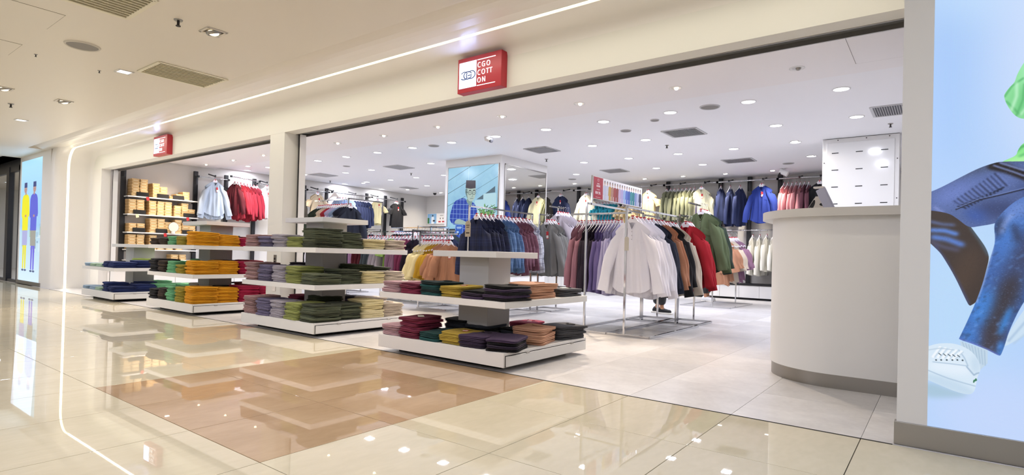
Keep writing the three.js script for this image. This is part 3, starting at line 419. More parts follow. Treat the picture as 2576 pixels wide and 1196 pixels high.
    c.fillStyle = '#2a62c8'; poly(c, [0.291, 0.575, 0.544, 0.554, 0.531, 0.278, 0.252, 0.297], s, s, h); c.fill(); c.strokeStyle = '#bcd8f5'; c.lineWidth = 4; poly(c, [0.305, 0.555, 0.53, 0.537, 0.518, 0.295, 0.27, 0.312], s, s, h); c.stroke(); c.fillStyle = '#bcd8f5'; c.fillRect(0.33 * s, h - 0.5 * s, 80, 14); c.fillRect(0.34 * s, h - 0.46 * s, 66, 6); c.fillRect(0.33 * s, h - 0.39 * s, 34, 24);
  });
  const st = thing('display_screen', 'tall lit poster screen of a man in a blue checked shirt on the column', 'screen', [-9.8, 1.2, -10.28]);
  part(st, 'picture', new THREE.PlaneGeometry(1.585, 1.94).translate(0.792, 0.97, 0.02), litPanel(sc, L.poster * 0.85)); part(st, 'bezel', merge([span(-0.02, 1.605, -0.02, 0, 0, 0.024), span(-0.02, 1.605, 1.94, 1.96, 0, 0.024), span(-0.02, 0, 0, 1.94, 0, 0.024), span(1.585, 1.605, 0, 1.94, 0, 0.024), span(0, 1.585, 0, 1.94, 0, 0.016)]), M.steel);
  area(0xbfe0ff, L.poster * 0.8, 1.5, 1.8, [-9.0, 2.2, -10.24], [-9, 2, 0]);
  const mi = thing('wall_mirror', 'tall mirror on the right flank of the screen column', 'mirror', [-8.14, 0, -11.26]);
  part(mi, 'glass', rb(0.012, 2.6, 1.68, 0.012, 1.84, 0, 0.003), M.mirror); part(mi, 'edge', merge([span(0, 0.022, 0.52, 0.54, -0.86, 0.86), span(0, 0.022, 3.14, 3.16, -0.86, 0.86), span(0, 0.022, 0.52, 3.16, -0.86, -0.84), span(0, 0.022, 0.52, 3.16, 0.84, 0.86)]), M.steel);

  // long printed sign board on the rack
  const lb = canvas(1400, 256, (c, w, h) => {
    c.fillStyle = '#f4f1f3'; c.fillRect(0, 0, w, h); c.fillStyle = '#b3243a'; c.fillRect(0, 0, 240, h); c.fillStyle = '#fff'; c.textAlign = 'center'; c.strokeStyle = '#fff'; c.lineWidth = 3; c.strokeRect(102, 22, 36, 22);
    c.font = 'bold 20px sans-serif'; c.fillText('KURTA', 120, 84); c.font = 'bold 34px sans-serif'; c.fillText('UMAR', 120, 116); c.font = 'bold 20px sans-serif'; c.fillText('XS - 4XL', 120, 152); c.font = 'bold 44px sans-serif'; c.fillText('RM 59.', 118, 200); c.fillRect(60, 236, 120, 3);
    const cols = ['#cfd3e6', '#d7daea', '#c9a24a', '#b98a78', '#a3433e', '#94403c', '#c9b3cf', '#b9acd6', '#9bb8e2', '#5b76c4', '#405fae', '#3f8f96', '#2c7f86', '#7c8fbd', '#a9b0cb', '#2c3350'];
    cols.forEach((k, i) => { const x = 290 + i * 70; c.fillStyle = '#2a2224'; c.beginPath(); c.ellipse(x, 42, 14, 22, 0, 0, 7); c.fill(); c.fillStyle = '#b98a74'; c.beginPath(); c.ellipse(x, 52, 11, 20, 0, 0, 7); c.fill(); c.fillStyle = k; c.beginPath(); c.moveTo(x - 14, 76); c.lineTo(x - 38, 92); c.lineTo(x - 46, 190); c.lineTo(x - 30, 196); c.lineTo(x - 30, 250); c.lineTo(x + 30, 250); c.lineTo(x + 30, 196); c.lineTo(x + 46, 190); c.lineTo(x + 38, 92); c.lineTo(x + 14, 76); c.closePath(); c.fill(); c.strokeStyle = 'rgba(40,30,50,0.35)'; c.lineWidth = 2; c.stroke(); c.beginPath(); c.moveTo(x, 78); c.lineTo(x, 140); c.stroke(); });
  });
  const sb = thing('sign_board', 'long printed sign board with red price end standing on the rack', 'sign', [-3.83, 1.79, -7.66]);
  part(sb, 'print', new THREE.PlaneGeometry(1.58, 0.3).rotateY(Math.PI / 2).translate(0.012, 0.19, 0), new THREE.MeshStandardMaterial({ map: lb, roughness: 0.5 })); part(sb, 'board', rb(0.02, 0.31, 1.6, 0, 0.19, 0, 0.003), M.white); part(sb, 'post', bar([0, -0.06, 0.81], [0, 0.35, 0.81], 0.018), M.chrome); part(sb, 'post', bar([0, -0.06, -0.81], [0, 0.35, -0.81], 0.018), M.chrome);
  // two small posters at the far end
  const fp = canvas(768, 192, (c, w, h) => {
    c.fillStyle = '#efece6'; c.fillRect(0, 0, w, h); c.fillStyle = '#88b6dc'; c.fillRect(6, 6, 240, 180); c.fillStyle = '#3d7a4a'; c.fillRect(6, 80, 50, 106); c.fillStyle = '#e9eff4'; c.fillRect(110, 60, 70, 126); c.fillStyle = '#26282e'; c.beginPath(); c.arc(145, 40, 16, 0, 7); c.fill(); c.fillRect(150, 120, 60, 30); c.fillStyle = '#dbe2e6'; c.fillRect(522, 6, 240, 180); c.fillStyle = '#55606a'; c.beginPath(); c.moveTo(522, 60); c.lineTo(640, 186); c.lineTo(522, 186); c.fill(); c.fillStyle = '#a9bf9a'; c.fillRect(640, 60, 70, 126); c.fillStyle = '#23262b'; c.beginPath(); c.arc(690, 40, 17, 0, 7); c.fill(); c.fillRect(620, 90, 40, 60);
    c.fillStyle = '#5b5550'; c.textAlign = 'center'; c.font = 'bold 22px sans-serif'; c.fillText('BUNDLE', 384, 48); c.fillRect(340, 80, 20, 30); c.fillRect(410, 80, 20, 30); c.fillStyle = '#c0343f'; c.fillRect(300, 140, 66, 26); c.fillRect(396, 140, 66, 26);
  });
  solo('wall_poster', 'small strip of three pictures on the far back wall left of the screen column', 'poster', rb(1.6, 0.42, 0.03, 0, 0, 0, 0.003), new THREE.MeshStandardMaterial({ map: fp, roughness: 0.5 }), [-15.9, 2.43, ZB + 0.02]);
}

// ------------------------------------------------------------------ display tables
const TABLES = { F4: [-2.94, -3.81, 'nearest'], F3: [-5.69, -3.81, 'second'], F2: [-8.7, -3.80, 'third'], F1: [-11.62, -3.745, 'farthest'] }, TW = 1.62, TD = 1.40;
const TIER = [0.172, 0.607, 1.04, 1.425], tableWord = { F4: 'nearest three tier display table', F3: 'tall second display table', F2: 'third display table', F1: 'farthest display table' };
function displayTable(key, label, tall) {
  const [nx, nz] = TABLES[key], t = thing('display_table', label, 'display table', [nx - TW / 2, 0, nz - TD / 2], 0, 'tiered white display tables along the shopfront');
  part(t, 'plinth', bx(TW - 0.3, 0.05, TD - 0.3, 0, 0.025, 0), M.blackMatte);
  const base = part(t, 'base', rb(TW, 0.125, TD, 0, 0.11, 0, 0.003), M.laminate);
  const dr = part(base, 'drawer_front', rb(0.012, 0.088, TD - 0.05, TW / 2 + 0.004, 0.098, 0, 0.003), M.laminate); part(base, 'drawer_gap', bx(0.004, 0.096, TD - 0.036, TW / 2 + 0.0005, 0.1, 0), M.dark);
  for (const z of [-0.4, 0.36]) part(base, 'catch', rb(0.02, 0.012, 0.05, TW / 2 + 0.006, 0.143, z, 0.003), M.steel);
  const cw = 0.385, cd = 0.36;
  part(t, 'column', rb(cw, (tall ? TIER[3] : TIER[2]) - 0.2, cd, 0, ((tall ? TIER[3] : TIER[2]) + 0.14) / 2, -0.0, 0.004), M.laminateGrey);
  const sh = (y, w, d, h = 0.06) => part(t, 'shelf', rb(w, h, d, 0, y - h / 2, 0, 0.003), M.laminate);
  sh(TIER[1], TW, TD); if (tall) { sh(TIER[2], TW, TD); sh(TIER[3], 0.834, 0.69); } else sh(TIER[2], 0.834, 0.69);
}
displayTable('F4', 'nearest white display table, lowest of the row with a bare small top shelf', false);
displayTable('F3', 'white four tier display table stacked with olive and cream shirts', true);
displayTable('F2', 'white display table stacked with amber and magenta shirts', true);
displayTable('F1', 'farthest white display table with navy and pale blue shirts', false);

// ------------------------------------------------------------------ folded shirts
function foldedGeo(seed, w = 0.27, d = 0.37, t = 0.027) {
  const r = rng(seed), N = 40, prof = [[0.9, 0.0], [0.975, 0.08], [1.008, 0.28], [0.985, 0.43], [0.945, 0.5], [0.985, 0.58], [1.01, 0.75], [0.975, 0.93], [0.9, 1]];
  const ph = [r() * 6, r() * 6, r() * 6, r() * 6], am = 0.3 + r() * 0.5, pos = [], uv = [], idx = [];
  const edge = (a) => { const c = Math.cos(a), s = Math.sin(a), k = 10, q = Math.pow(Math.pow(Math.abs(c), k) + Math.pow(Math.abs(s), k), -1 / k); return [c * q * w / 2, s * q * d / 2]; };
  const wob = (a, v) => 0.0035 * (Math.sin(3 * a + ph[0]) + 0.7 * Math.sin(7 * a + ph[1] + v * 3)), lift = (x, z) => am * 0.006 * (Math.sin(x * 17 + ph[2]) + Math.sin(z * 13 + ph[3]));
  for (const [k, v] of prof) for (let i = 0; i < N; i++) { const a = i / N * 2 * Math.PI, [x, z] = edge(a), q = k + wob(a, v) / 0.15 * 0.5; pos.push(x * q, t * v + lift(x, z) * (0.3 + 0.7 * v) - (v > 0.4 && v < 0.6 ? 0 : 0), z * q); uv.push(x * 2, z * 2 + v * 0.05); }
  const P = prof.length; for (let j = 0; j + 1 < P; j++) for (let i = 0; i < N; i++) { const a = j * N + i, b = j * N + (i + 1) % N; idx.push(a, a + N, b, b, a + N, b + N); }
  let last = (P - 1) * N; for (const k of [0.75, 0.4]) { const st = pos.length / 3; for (let i = 0; i < N; i++) { const [x, z] = edge(i / N * 2 * Math.PI); pos.push(x * k, t * (1 + 0.06 * Math.sin(i)) + lift(x * k, z * k), z * k); uv.push(x * k * 2, z * k * 2); } for (let i = 0; i < N; i++) { const a = last + i, b = last + (i + 1) % N, c = st + i, e = st + (i + 1) % N; idx.push(a, c, b, b, c, e); } last = st; }
  const c = pos.length / 3; pos.push(0, t + lift(0, 0), 0); uv.push(0, 0); for (let i = 0; i < N; i++) idx.push(last + i, c, last + (i + 1) % N);
  const c2 = pos.length / 3; pos.push(0, 0.001, 0); uv.push(0, 0); for (let i = 0; i < N; i++) idx.push(i, (i + 1) % N, c2);
  const g = new THREE.BufferGeometry(); g.setAttribute('position', new THREE.Float32BufferAttribute(pos, 3)); g.setAttribute('uv', new THREE.Float32BufferAttribute(uv, 2)); g.setIndex(idx); g.computeVertexNormals(); return g;
}
const FG = [1, 2, 3, 4, 5, 6].map((s) => foldedGeo(s));
const COL = {   // cloth colours
  dustypink: ['dusty pink', 0xb58a92], maroon: ['maroon', 0x7d2140], teal: ['dark teal', 0x14403f], mustard: ['mustard yellow', 0xb59a30], plum: ['dark plum', 0x2a1d33], peach: ['peach', 0xcf9a78], charcoal: ['charcoal', 0x3f4047], navyblack: ['blue black', 0x20252e],
  mauve: ['rosy mauve', 0xa87f7d], slate: ['slate purple', 0x6c6385], lilacgrey: ['pale lilac grey', 0xa99db0], lime: ['lime green', 0x949b52], olive: ['olive green', 0x50573e], darkolive: ['dark olive', 0x39402a], cream: ['cream', 0xe6d8a3], beige: ['beige', 0xcbb9a1], darkred: ['dark red', 0x7e1722],
  brown: ['dark brown', 0x362a20], blackc: ['black', 0x19191c], mint: ['mint green', 0x68a87a], oliveyellow: ['olive yellow', 0x9a8a2c], amber: ['amber', 0xd8970f], magenta: ['magenta', 0x9e123e], paleblue: ['pale blue', 0x8fa4b5], palegreen: ['pale green', 0xa0b8a0], navy: ['navy', 0x1b2a5c], yellowgreen: ['yellow green', 0xb4c763], oat: ['oat', 0xc9beb2],
};
const clothMats = {};
function cloth(key, v = 0) { const k = key + v; if (clothMats[k]) return clothMats[k]; const c = new THREE.Color(COL[key][1]); c.offsetHSL(0, -0.06, [0, 0.02, -0.02, 0.035, -0.03][v]); return clothMats[k] = new THREE.MeshStandardMaterial({ color: c, roughness: 0.92, bumpMap: weave, bumpScale: 0.0012 }); }
const rF = rng(77), stuffItems = [];
let fid = 0;
const tagG = rb(0.05, 0.003, 0.085, 0, 0, 0, 0.001), tagL = rb(0.046, 0.0035, 0.035, 0, 0.0006, 0.02, 0.001), neckG = new THREE.TorusGeometry(0.045, 0.005, 6, 18, Math.PI * 1.1).rotateX(Math.PI / 2);
function stack(table, tier, dx, dz, colour, n, where, o = {}) {    // dx, dz from the table's front right corner
  const [nx, nz] = TABLES[table], w = COL[colour][0], t = o.t ?? 0.0255, sx = o.sx ?? 1, sz = o.sz ?? 1;
  let y = TIER[tier]; const lean = (rF() - 0.5) * 0.003;
  const tw = ['bottom tray', 'second tier', 'third tier', 'top shelf'][tier];
  for (let i = 0; i < n; i++) {
    const x = nx + dx + (rF() - 0.5) * 0.03 + lean * i, z = nz + dz + (rF() - 0.5) * 0.03 + lean * i * 0.7, ry = (rF() - 0.5) * 0.15 + (o.ry ?? 0), v = Math.floor(rF() * 5), sc = [sx * (0.97 + rF() * 0.06), t / 0.0255 * (0.94 + rF() * 0.12), sz * (0.97 + rF() * 0.06)];
    const py = y; y += 0.0262 * sc[1];
    if (o.stuff) { stuffItems.push([x, py, z, ry, sc, colour]); continue; }
    const top = n - i, pos = n === 1 ? 'only' : top === 1 ? 'topmost' : i === 0 ? 'bottom' : `${ORD[top]} from top`;
    const m = new THREE.Mesh(FG[(fid++) % FG.length], cloth(colour, v)); m.name = numbered('folded_shirt'); m.position.set(x, py, z); m.rotation.y = ry; m.scale.set(...sc); scene.add(m);
    tag(m, `${w} folded shirt ${pos}, ${where} stack, ${tw}, ${{ F4: 'nearest', F3: 'second' }[table]} table`, 'folded shirt', `${w} folded shirts ${where} on the ${tw} of the ${{ F4: 'nearest', F3: 'second', F2: 'third' }[table]} display table`);
    if (top === 1) { part(m, 'collar', neckG, cloth(colour, 2)).position.set(0, 0.029, -0.09); if (o.tag) { const g = part(m, 'price_tag', tagG, M.tagRed); g.position.set(0.03, 0.031, o.tag > 1 ? 0.13 : 0); g.rotation.set(o.tag > 1 ? 0.15 : 0, 0.4, 0); part(g, 'price_label', tagL, M.tagWhite); } if (o.card) { const g = part(m, 'paper_card', rb(0.06, 0.003, 0.14, 0, 0, 0, 0.001), mat(0xe9e2cf)); g.position.set(0.03, 0.031, 0.02); g.rotation.y = 0.8; } }
  }
}
{
  const f = (i) => -TW + 0.145 + i * 0.268, Z0 = -0.2;
  // nearest table
  ['dustypink', 'maroon', 'teal', 'mustard', 'plum', 'plum'].forEach((c, i) => stack('F4', 1, f(i), Z0, c, [4, 4, 5, 4, 3, 5][i], i === 5 ? 'corner' : 'front edge', { tag: i === 3 ? 1 : 0, card: i === 0, sx: i === 5 ? 1.05 : 1 }));
  stack('F4', 1, -0.2, -0.67, 'peach', 5, 'right edge', { sx: 1.15, sz: 1.15, t: 0.028 }); stack('F4', 1, -0.17, -1.17, 'charcoal', 3, 'right edge', { card: 1, sx: 1.05, sz: 1.1 });
  stack('F4', 1, -0.62, -1.18, 'charcoal', 4, 'back edge', { card: 1, sx: 1.1 }); stack('F4', 1, -0.95, -1.15, 'maroon', 2, 'back edge'); stack('F4', 1, f(2) + 0.1, -0.75, 'charcoal', 3, 'middle');
  ['dustypink', 'maroon', 'teal', 'mustard', 'plum', 'plum'].forEach((c, i) => stack('F4', 0, f(i) + (i === 3 ? 0.02 : i === 5 ? 0.01 : 0), Z0, c, [4, 7, 3, 4, 4, 4][i], i === 5 ? 'corner' : 'front edge', { tag: i === 3 ? 1 : 0, card: i === 1, ry: i === 5 ? 0.35 : i === 4 ? 0.12 : 0, sx: i >= 4 ? 1.08 : 1, t: i === 1 ? 0.029 : 0.027 }));
  stack('F4', 0, -0.2, -0.72, 'peach', 5, 'right edge', { ry: 0.3, sx: 1.2, sz: 1.15, t: 0.03 }); stack('F4', 0, -0.17, -1.2, 'charcoal', 5, 'right edge', { ry: -0.2, sx: 1.15, sz: 1.1 });
  stack('F4', 0, f(1) + 0.18, -0.68, 'navyblack', 6, 'inner left', { sx: 1.2 }); stack('F4', 0, f(2) + 0.2, -0.66, 'navyblack', 5, 'inner middle', { sx: 1.1 }); stack('F4', 0, -0.6, -1.2, 'maroon', 5, 'back edge', { tag: 1 }); stack('F4', 0, -0.45, -0.86, 'navyblack', 4, 'inner right', { sx: 1.1 });
  // second table: lower two tiers and the upper one
  const g = (i) => -TW + 0.16 + i * 0.325, side = [-0.535, -0.885, -1.225];
  for (const tier of [0, 1, 2]) {
    const N = [[9, 8, 8, 8, 8, 8, 9, 7], [9, 8, 8, 8, 5, 7, 6, 6], [6, 5, 6, 5, 9, 8, 5, 5]][tier];
    ['mauve', 'slate', 'lilacgrey', 'lime', 'olive'].forEach((c, i) => stack('F3', tier, g(i), Z0 + 0.005, c, N[i], i === 4 ? 'corner' : 'front edge', { sx: 1.16, t: 0.0245 }));
    ['olive', 'cream', 'beige'].forEach((c, i) => stack('F3', tier, -0.2 - (i ? 0.0 : 0.02), side[i], c, N[5 + i], 'right edge', { sx: 1.25, sz: 0.93, t: 0.0245, tag: tier === 2 && i === 2 ? 2 : 0 }));
  }
  for (const [t, dx, dz, c, n] of [[0, -1.25, -0.7, 'maroon', 9], [0, -0.95, -1.05, 'plum', 9], [0, -0.5, -1.2, 'oat', 9], [1, -1.2, -0.68, 'plum', 9], [1, -0.48, -0.95, 'darkolive', 9], [1, -0.5, -1.25, 'darkolive', 8], [2, -1.1, -0.7, 'mauve', 6], [2, -0.8, -1.1, 'lilacgrey', 6], [0, -0.7, -0.62, 'darkolive', 10]]) stack('F3', t, dx, dz, c, n, '', { stuff: 1, sx: 1.1, t: 0.0245 });
  for (const tier of [0, 1, 2]) {
    const N = [[6, 7, 9, 9, 10, 9, 10, 9], [8, 7, 7, 5, 8, 8, 8, 7], [4, 4, 5, 5, 8, 7, 5, 4]][tier];
    [tier === 2 ? 'brown' : 'blackc', 'brown', 'mint', 'oliveyellow', 'amber'].forEach((c, i) => stack('F2', tier, g(i), Z0, c, N[i], '', { stuff: 1, sx: 1.16, t: 0.0245 }));
    ['amber', 'magenta', 'magenta'].forEach((c, i) => stack('F2', tier, -0.2, side[i], c, N[5 + i], '', { stuff: 1, sx: 1.25, sz: 0.95, t: 0.0245 }));
    for (const [dx, dz, c, n] of [[-1.1, -0.65, tier ? 'mint' : 'oat', 9 - tier], [-0.6, -0.75, 'blackc', 9 - tier], [-0.55, -1.15, 'darkred', 10 - tier * 2], [-1.3, -1.1, 'brown', 7]]) stack('F2', tier, dx, dz, c, n, '', { stuff: 1, sx: 1.1 });
  }
  for (const tier of [0, 1]) {
    ['paleblue', tier ? 'palegreen' : 'paleblue', 'palegreen', 'navy', 'navy'].forEach((c, i) => stack('F1', tier, g(i), Z0, c, tier ? [2, 2, 2, 4, 4][i] : [2, 2, 2, 6, 4][i], '', { stuff: 1, sx: 1.16 }));
    ['navy', tier ? 'yellowgreen' : 'mint', 'mint'].forEach((c, i) => stack('F1', tier, -0.2, side[i], c, 5, '', { stuff: 1, sx: 1.25, sz: 0.95 })); stack('F1', tier, -0.6, -0.7, tier ? 'yellowgreen' : 'navy', 6, '', { stuff: 1 }); stack('F1', tier, -0.9, -1.1, 'mint', 6, '', { stuff: 1 });
  }
  const im = new THREE.InstancedMesh(FG[2], new THREE.MeshStandardMaterial({ color: 0xffffff, roughness: 0.92 }), stuffItems.length), m4 = new THREE.Matrix4(), q = new THREE.Quaternion(), up = new THREE.Vector3(0, 1, 0);
  stuffItems.forEach(([x, y, z, ry, sc, c], i) => { im.setMatrixAt(i, m4.compose(new THREE.Vector3(x, y, z), q.setFromAxisAngle(up, ry), new THREE.Vector3(...sc))); im.setColorAt(i, new THREE.Color(COL[c][1]).offsetHSL(0, 0, (rF() - 0.5) * 0.03)); });
  im.name = 'folded_shirts'; im.userData.kind = 'stuff'; scene.add(im); tag(im, 'remaining stacks of folded shirts on the two farther display tables and in back rows', 'folded shirts');
}

// ------------------------------------------------------------------ hanging garments
const SH = {   // cloth of the hanging garments
  mauve: ['dusty mauve', 0x9c6f7d], darkplum: ['dark plum', 0x1f1426], violet: ['violet', 0x6b5f93], lavender: ['lavender', 0xb3aed0], white: ['lilac white', 0xf0eef6], black: ['black', 0x17171b], navyblack: ['blue black', 0x23293a], peach: ['terracotta peach', 0xb47e60], beige: ['oat beige', 0xcbbfae], red: ['bright red', 0xa81424], green: ['moss green', 0x5d6b4b], darkgreen: ['dark green', 0x36443a],
  grey: ['mid grey', 0x7d7d7b], lilacgrey: ['lilac grey', 0xb3acb5], cream: ['cream', 0xe2d7a6], mustard: ['mustard', 0xb28b1c], rust: ['dusty terracotta', 0xb07f62], navy: ['navy', 0x1d2748], royal: ['royal blue', 0x1c3384], skyblue: ['light blue', 0x92a8c8], iceblue: ['pale ice blue', 0xb4c2d3], crimson: ['crimson', 0xa62a3c], burgundy: ['burgundy', 0x5b1522],
  offwhite: ['off white', 0xe9e7e2], sand: ['sand beige', 0xb8a78c], ivory: ['ivory', 0xe5dfc6], yellow: ['soft yellow', 0xdcc596], paleyellow: ['pale lemon', 0xd6d2b4], limegrey: ['sage lime', 0x84866a], teal: ['bright teal', 0x1f8a9e], pink: ['rose pink', 0xc98d92], dustyrose: ['dark rose', 0x7a4c58], mulberry: ['mulberry', 0x8f6b86], brown: ['dark brown', 0x35302a], steelblue: ['steel blue', 0x2b365e], chalk: ['chalk white', 0xe6e4da], slate: ['slate grey', 0x4a555b], lime: ['apple green', 0x8fb257], plumred: ['plum red', 0x7b2f52],
};
function plaid(base, lines, fine, n = 256) {
  const t = canvas(n, n, (c, w, h) => { c.fillStyle = base; c.fillRect(0, 0, w, h); c.globalAlpha = 0.5; for (const [p, wd, col] of lines) { c.fillStyle = col; c.fillRect(p * w, 0, wd * w, h); c.fillRect(0, p * h, w, wd * h); } c.globalAlpha = 0.25; c.fillStyle = fine; for (let i = 0; i < 32; i++) { c.fillRect(i * w / 32, 0, 1, h); } });
  t.wrapS = t.wrapT = THREE.RepeatWrapping; t.repeat.set(5.5, 5.5); return t;
}
const PLAID = { navyplaid: ['navy checked', plaid('#1c2444', [[0.1, 0.25, '#141a30'], [0.55, 0.04, '#33406b'], [0.8, 0.03, '#33406b']], '#2b3660')], blueplaid: ['mid blue checked', plaid('#5b7ba3', [[0.1, 0.22, '#48658c'], [0.55, 0.05, '#86a3c4'], [0.78, 0.1, '#4d6a93']], '#7391b5')], wineplaid: ['wine checked', plaid('#7a5060', [[0.1, 0.25, '#5f3a4b'], [0.5, 0.05, '#957280'], [0.75, 0.12, '#684353']], '#8c6472')], monoplaid: ['black and white checked', plaid('#c9ccd6', [[0.1, 0.05, '#33364a'], [0.2, 0.04, '#33364a'], [0.6, 0.06, '#4a4d60'], [0.8, 0.03, '#777b8c']], '#a7abba')], stripednavy: ['navy pinstriped', plaid('#1d2747', [[0.2, 0.02, '#1d2747']], '#55628a')] };
const gm = {};
function garMat(c) { return gm[c] ??= PLAID[c] ? new THREE.MeshStandardMaterial({ map: PLAID[c][1], roughness: 0.92, side: THREE.DoubleSide }) : new THREE.MeshStandardMaterial({ color: SH[c][1], roughness: 0.9, bumpMap: weave, bumpScale: 0.0012, side: THREE.DoubleSide }); }
const colName = (c) => (PLAID[c] ?? SH[c])[0];

function bodyGeo(k, seed) {
  const r = rng(seed), F = 30, N = 2 * F, Mv = 16, pos = [], uv = [], idx = [], ph = Array.from({ length: 8 }, () => r() * 6.28), amp = k.fold ?? 0.02;
  const surf = (u, v, front) => {
      const a = Math.abs(u), nu = 0.27;
      const yS = -0.148 - (a < nu ? (front ? k.neck * (1 - a / nu) : 0.0) : (a - nu) / (1 - nu) * k.drop + Math.pow(a, 6) * 0.03);
      const yH = -k.len + (k.tail ?? 0.03) * (a * a * a) + 0.012 * Math.sin(4 * u + ph[0] + (front ? 0 : 2));
      const y = yS + (yH - yS) * v;
      const W = k.sh + (k.hem - k.sh) * v - 0.03 * Math.sin(Math.pow(v, 0.6) * Math.PI);
      const env = Math.pow(Math.max(0, 1 - a * a), 0.45), T = (0.018 + 0.034 * Math.min(1, v * 3)) * env;
      const s = front ? 1 : -1, o = front ? 0 : 3;
      const rid = (q) => 1 - 2 * Math.pow(Math.abs(Math.sin(q / 2)), 0.7), f = amp * Math.pow(v, 0.7) * env * (0.8 * rid(u * 7.5 + ph[1 + o] + v * 1.4 * Math.sin(ph[4])) + 0.55 * rid(u * 14 + ph[2 + o] - v * 2.2) + 0.35 * Math.sin(u * 4 + ph[3]) + 0.18 * Math.sin(v * 13 + u * 6 + ph[5]));
      return [u * W, y, s * T + f + 0.02 * v * Math.sin(u * 2.5 + ph[7])];
  };
  for (let j = 0; j <= Mv; j++) for (let i = 0; i <= N; i++) { const front = i <= F, u = front ? -1 + 2 * i / F : 1 - 2 * (i - F) / F, p = surf(u, j / Mv, front); pos.push(...p); uv.push(p[0] * (front ? 1 : -1), p[1]); }
  const S = N + 1; for (let j = 0; j < Mv; j++) for (let i = 0; i < N; i++) { const a = j * S + i, b = a + 1; idx.push(a, a + S, b, b, a + S, b + S); }
  const g = new THREE.BufferGeometry(); g.setAttribute('position', new THREE.Float32BufferAttribute(pos, 3)); g.setAttribute('uv', new THREE.Float32BufferAttribute(uv, 2)); g.setIndex(idx); g.computeVertexNormals(); g.userData.surf = surf; return g;
}
function patchGeo(surf, u0, u1, v0, v1) {   // a patch pocket or placket sewn on the front
  const n = 8, P = [], I = []; for (let j = 0; j <= n; j++) for (let i = 0; i <= n; i++) { const p = surf(u0 + (u1 - u0) * i / n, v0 + (v1 - v0) * j / n, true), e = i === 0 || j === 0 || i === n || j === n; P.push(p[0], p[1], p[2] + (e ? 0.001 : 0.005)); }
  for (let j = 0; j < n; j++) for (let i = 0; i < n; i++) { const a = j * (n + 1) + i; I.push(a, a + n + 1, a + 1, a + 1, a + n + 1, a + n + 2); }
  const g = new THREE.BufferGeometry(); g.setAttribute('position', new THREE.Float32BufferAttribute(P, 3)); g.setAttribute('uv', new THREE.Float32BufferAttribute(P.flatMap((q, i) => i % 3 === 2 ? [] : [q]), 2)); g.setIndex(I); g.computeVertexNormals(); return g;
}
function sleeveGeo(k, side, seed) {
  const r = rng(seed + 50 + side), N = 16, Mv = k.sl > 0.35 ? 10 : 5, pos = [], uv = [], idx = [], p1 = r() * 6, p2 = r() * 6, swing = (r() - 0.5) * 0.05, out = k.out * (0.9 + r() * 0.2);
  for (let j = 0; j <= Mv; j++) {
    const v = j / Mv, cx = side * (k.sh - 0.05 + out * v + 0.05 * Math.sin(Math.min(1, v * 1.6) * 1.57)), cy = -0.148 - k.drop - 0.055 - k.sl * v, cz = 0.014 + swing * v + 0.035 * v;
    const rx = (0.085 - 0.018 * v) * (k.slw ?? 1), rz = 0.034 + 0.012 * Math.sin(v * 3);
    for (let i = 0; i <= N; i++) { const a = i / N * 2 * Math.PI, wv = 1 + 0.14 * Math.sin(3 * a + p1 + 5 * v) + 0.1 * Math.sin(11 * v + p2 + 2 * a); const dx = Math.cos(a) * rx * wv; pos.push(cx + dx, cy + side * dx * (j === 0 ? -0.9 : -0.25 * (1 - v) + 0.18), cz + Math.sin(a) * rz * wv); uv.push(a * 0.07, cy); }
  }
  const S = N + 1; for (let j = 0; j < Mv; j++) for (let i = 0; i < N; i++) { const a = j * S + i, b = a + 1; idx.push(a, a + S, b, b, a + S, b + S); }
  const g = new THREE.BufferGeometry(); g.setAttribute('position', new THREE.Float32BufferAttribute(pos, 3)); g.setAttribute('uv', new THREE.Float32BufferAttribute(uv, 2)); g.setIndex(idx); g.computeVertexNormals(); return g;
}
const KIND = {
  kurta: { len: 1.1, sh: 0.25, hem: 0.275, sl: 0.76, out: 0.15, drop: 0.115, neck: 0.11, tail: 0.09, fold: 0.04 },
  shirt: { len: 1.0, sh: 0.245, hem: 0.265, sl: 0.68, out: 0.09, drop: 0.11, neck: 0.09, tail: 0.06, fold: 0.027 },
  tee: { len: 0.98, sh: 0.25, hem: 0.262, sl: 0.24, out: 0.13, drop: 0.1, neck: 0.06, tail: 0.0, fold: 0.022, slw: 1.15 },
  child: { len: 0.74, sh: 0.2, hem: 0.245, sl: 0.42, out: 0.13, drop: 0.08, neck: 0.08, tail: 0.03, fold: 0.02 },
};
const KN = { kurta: 'long sleeved kurta', shirt: 'long sleeved shirt', tee: 'short sleeved shirt', child: "child's tunic" };
const geoC = {}, hookG = tube([[0, -0.09, 0], [0, -0.035, 0], [0.012, -0.014, 0], [0.016, 0.002, 0], [0.008, 0.016, 0], [-0.008, 0.016, 0], [-0.015, 0.003, 0]], 0.0028, 5, 14);
const hangG = extr([[-0.2, -0.262], [-0.12, -0.196], [-0.075, -0.158], [-0.045, -0.115], [-0.02, -0.09], [0.02, -0.09], [0.045, -0.115], [0.075, -0.158], [0.12, -0.196], [0.2, -0.262], [0.19, -0.272], [0.12, -0.222], [0.055, -0.176], [0.0, -0.166], [-0.055, -0.176], [-0.12, -0.222], [-0.19, -0.272]], 0.012, 0.003).translate(0, 0, -0.006);
const capG = rb(0.04, 0.02, 0.022, 0, -0.086, 0, 0.004), dotG = cyl(0.012, 0.003, 0, 0, 0, 14).rotateX(Math.PI / 2).translate(0, -0.115, 0.0105);
const htagG = rb(0.05, 0.13, 0.004, 0, 0, 0, 0.0015), htagL = rb(0.042, 0.05, 0.005, 0, -0.03, 0.0005, 0.001), pocketG = rb(0.1, 0.11, 0.004, 0, 0, 0, 0.0015), placketG = rb(0.026, 0.2, 0.005, 0, 0, 0, 0.002), buttonG = cyl(0.006, 0.004, 0, 0, 0, 8).rotateX(Math.PI / 2);
const protos = {}; let hs = 0;
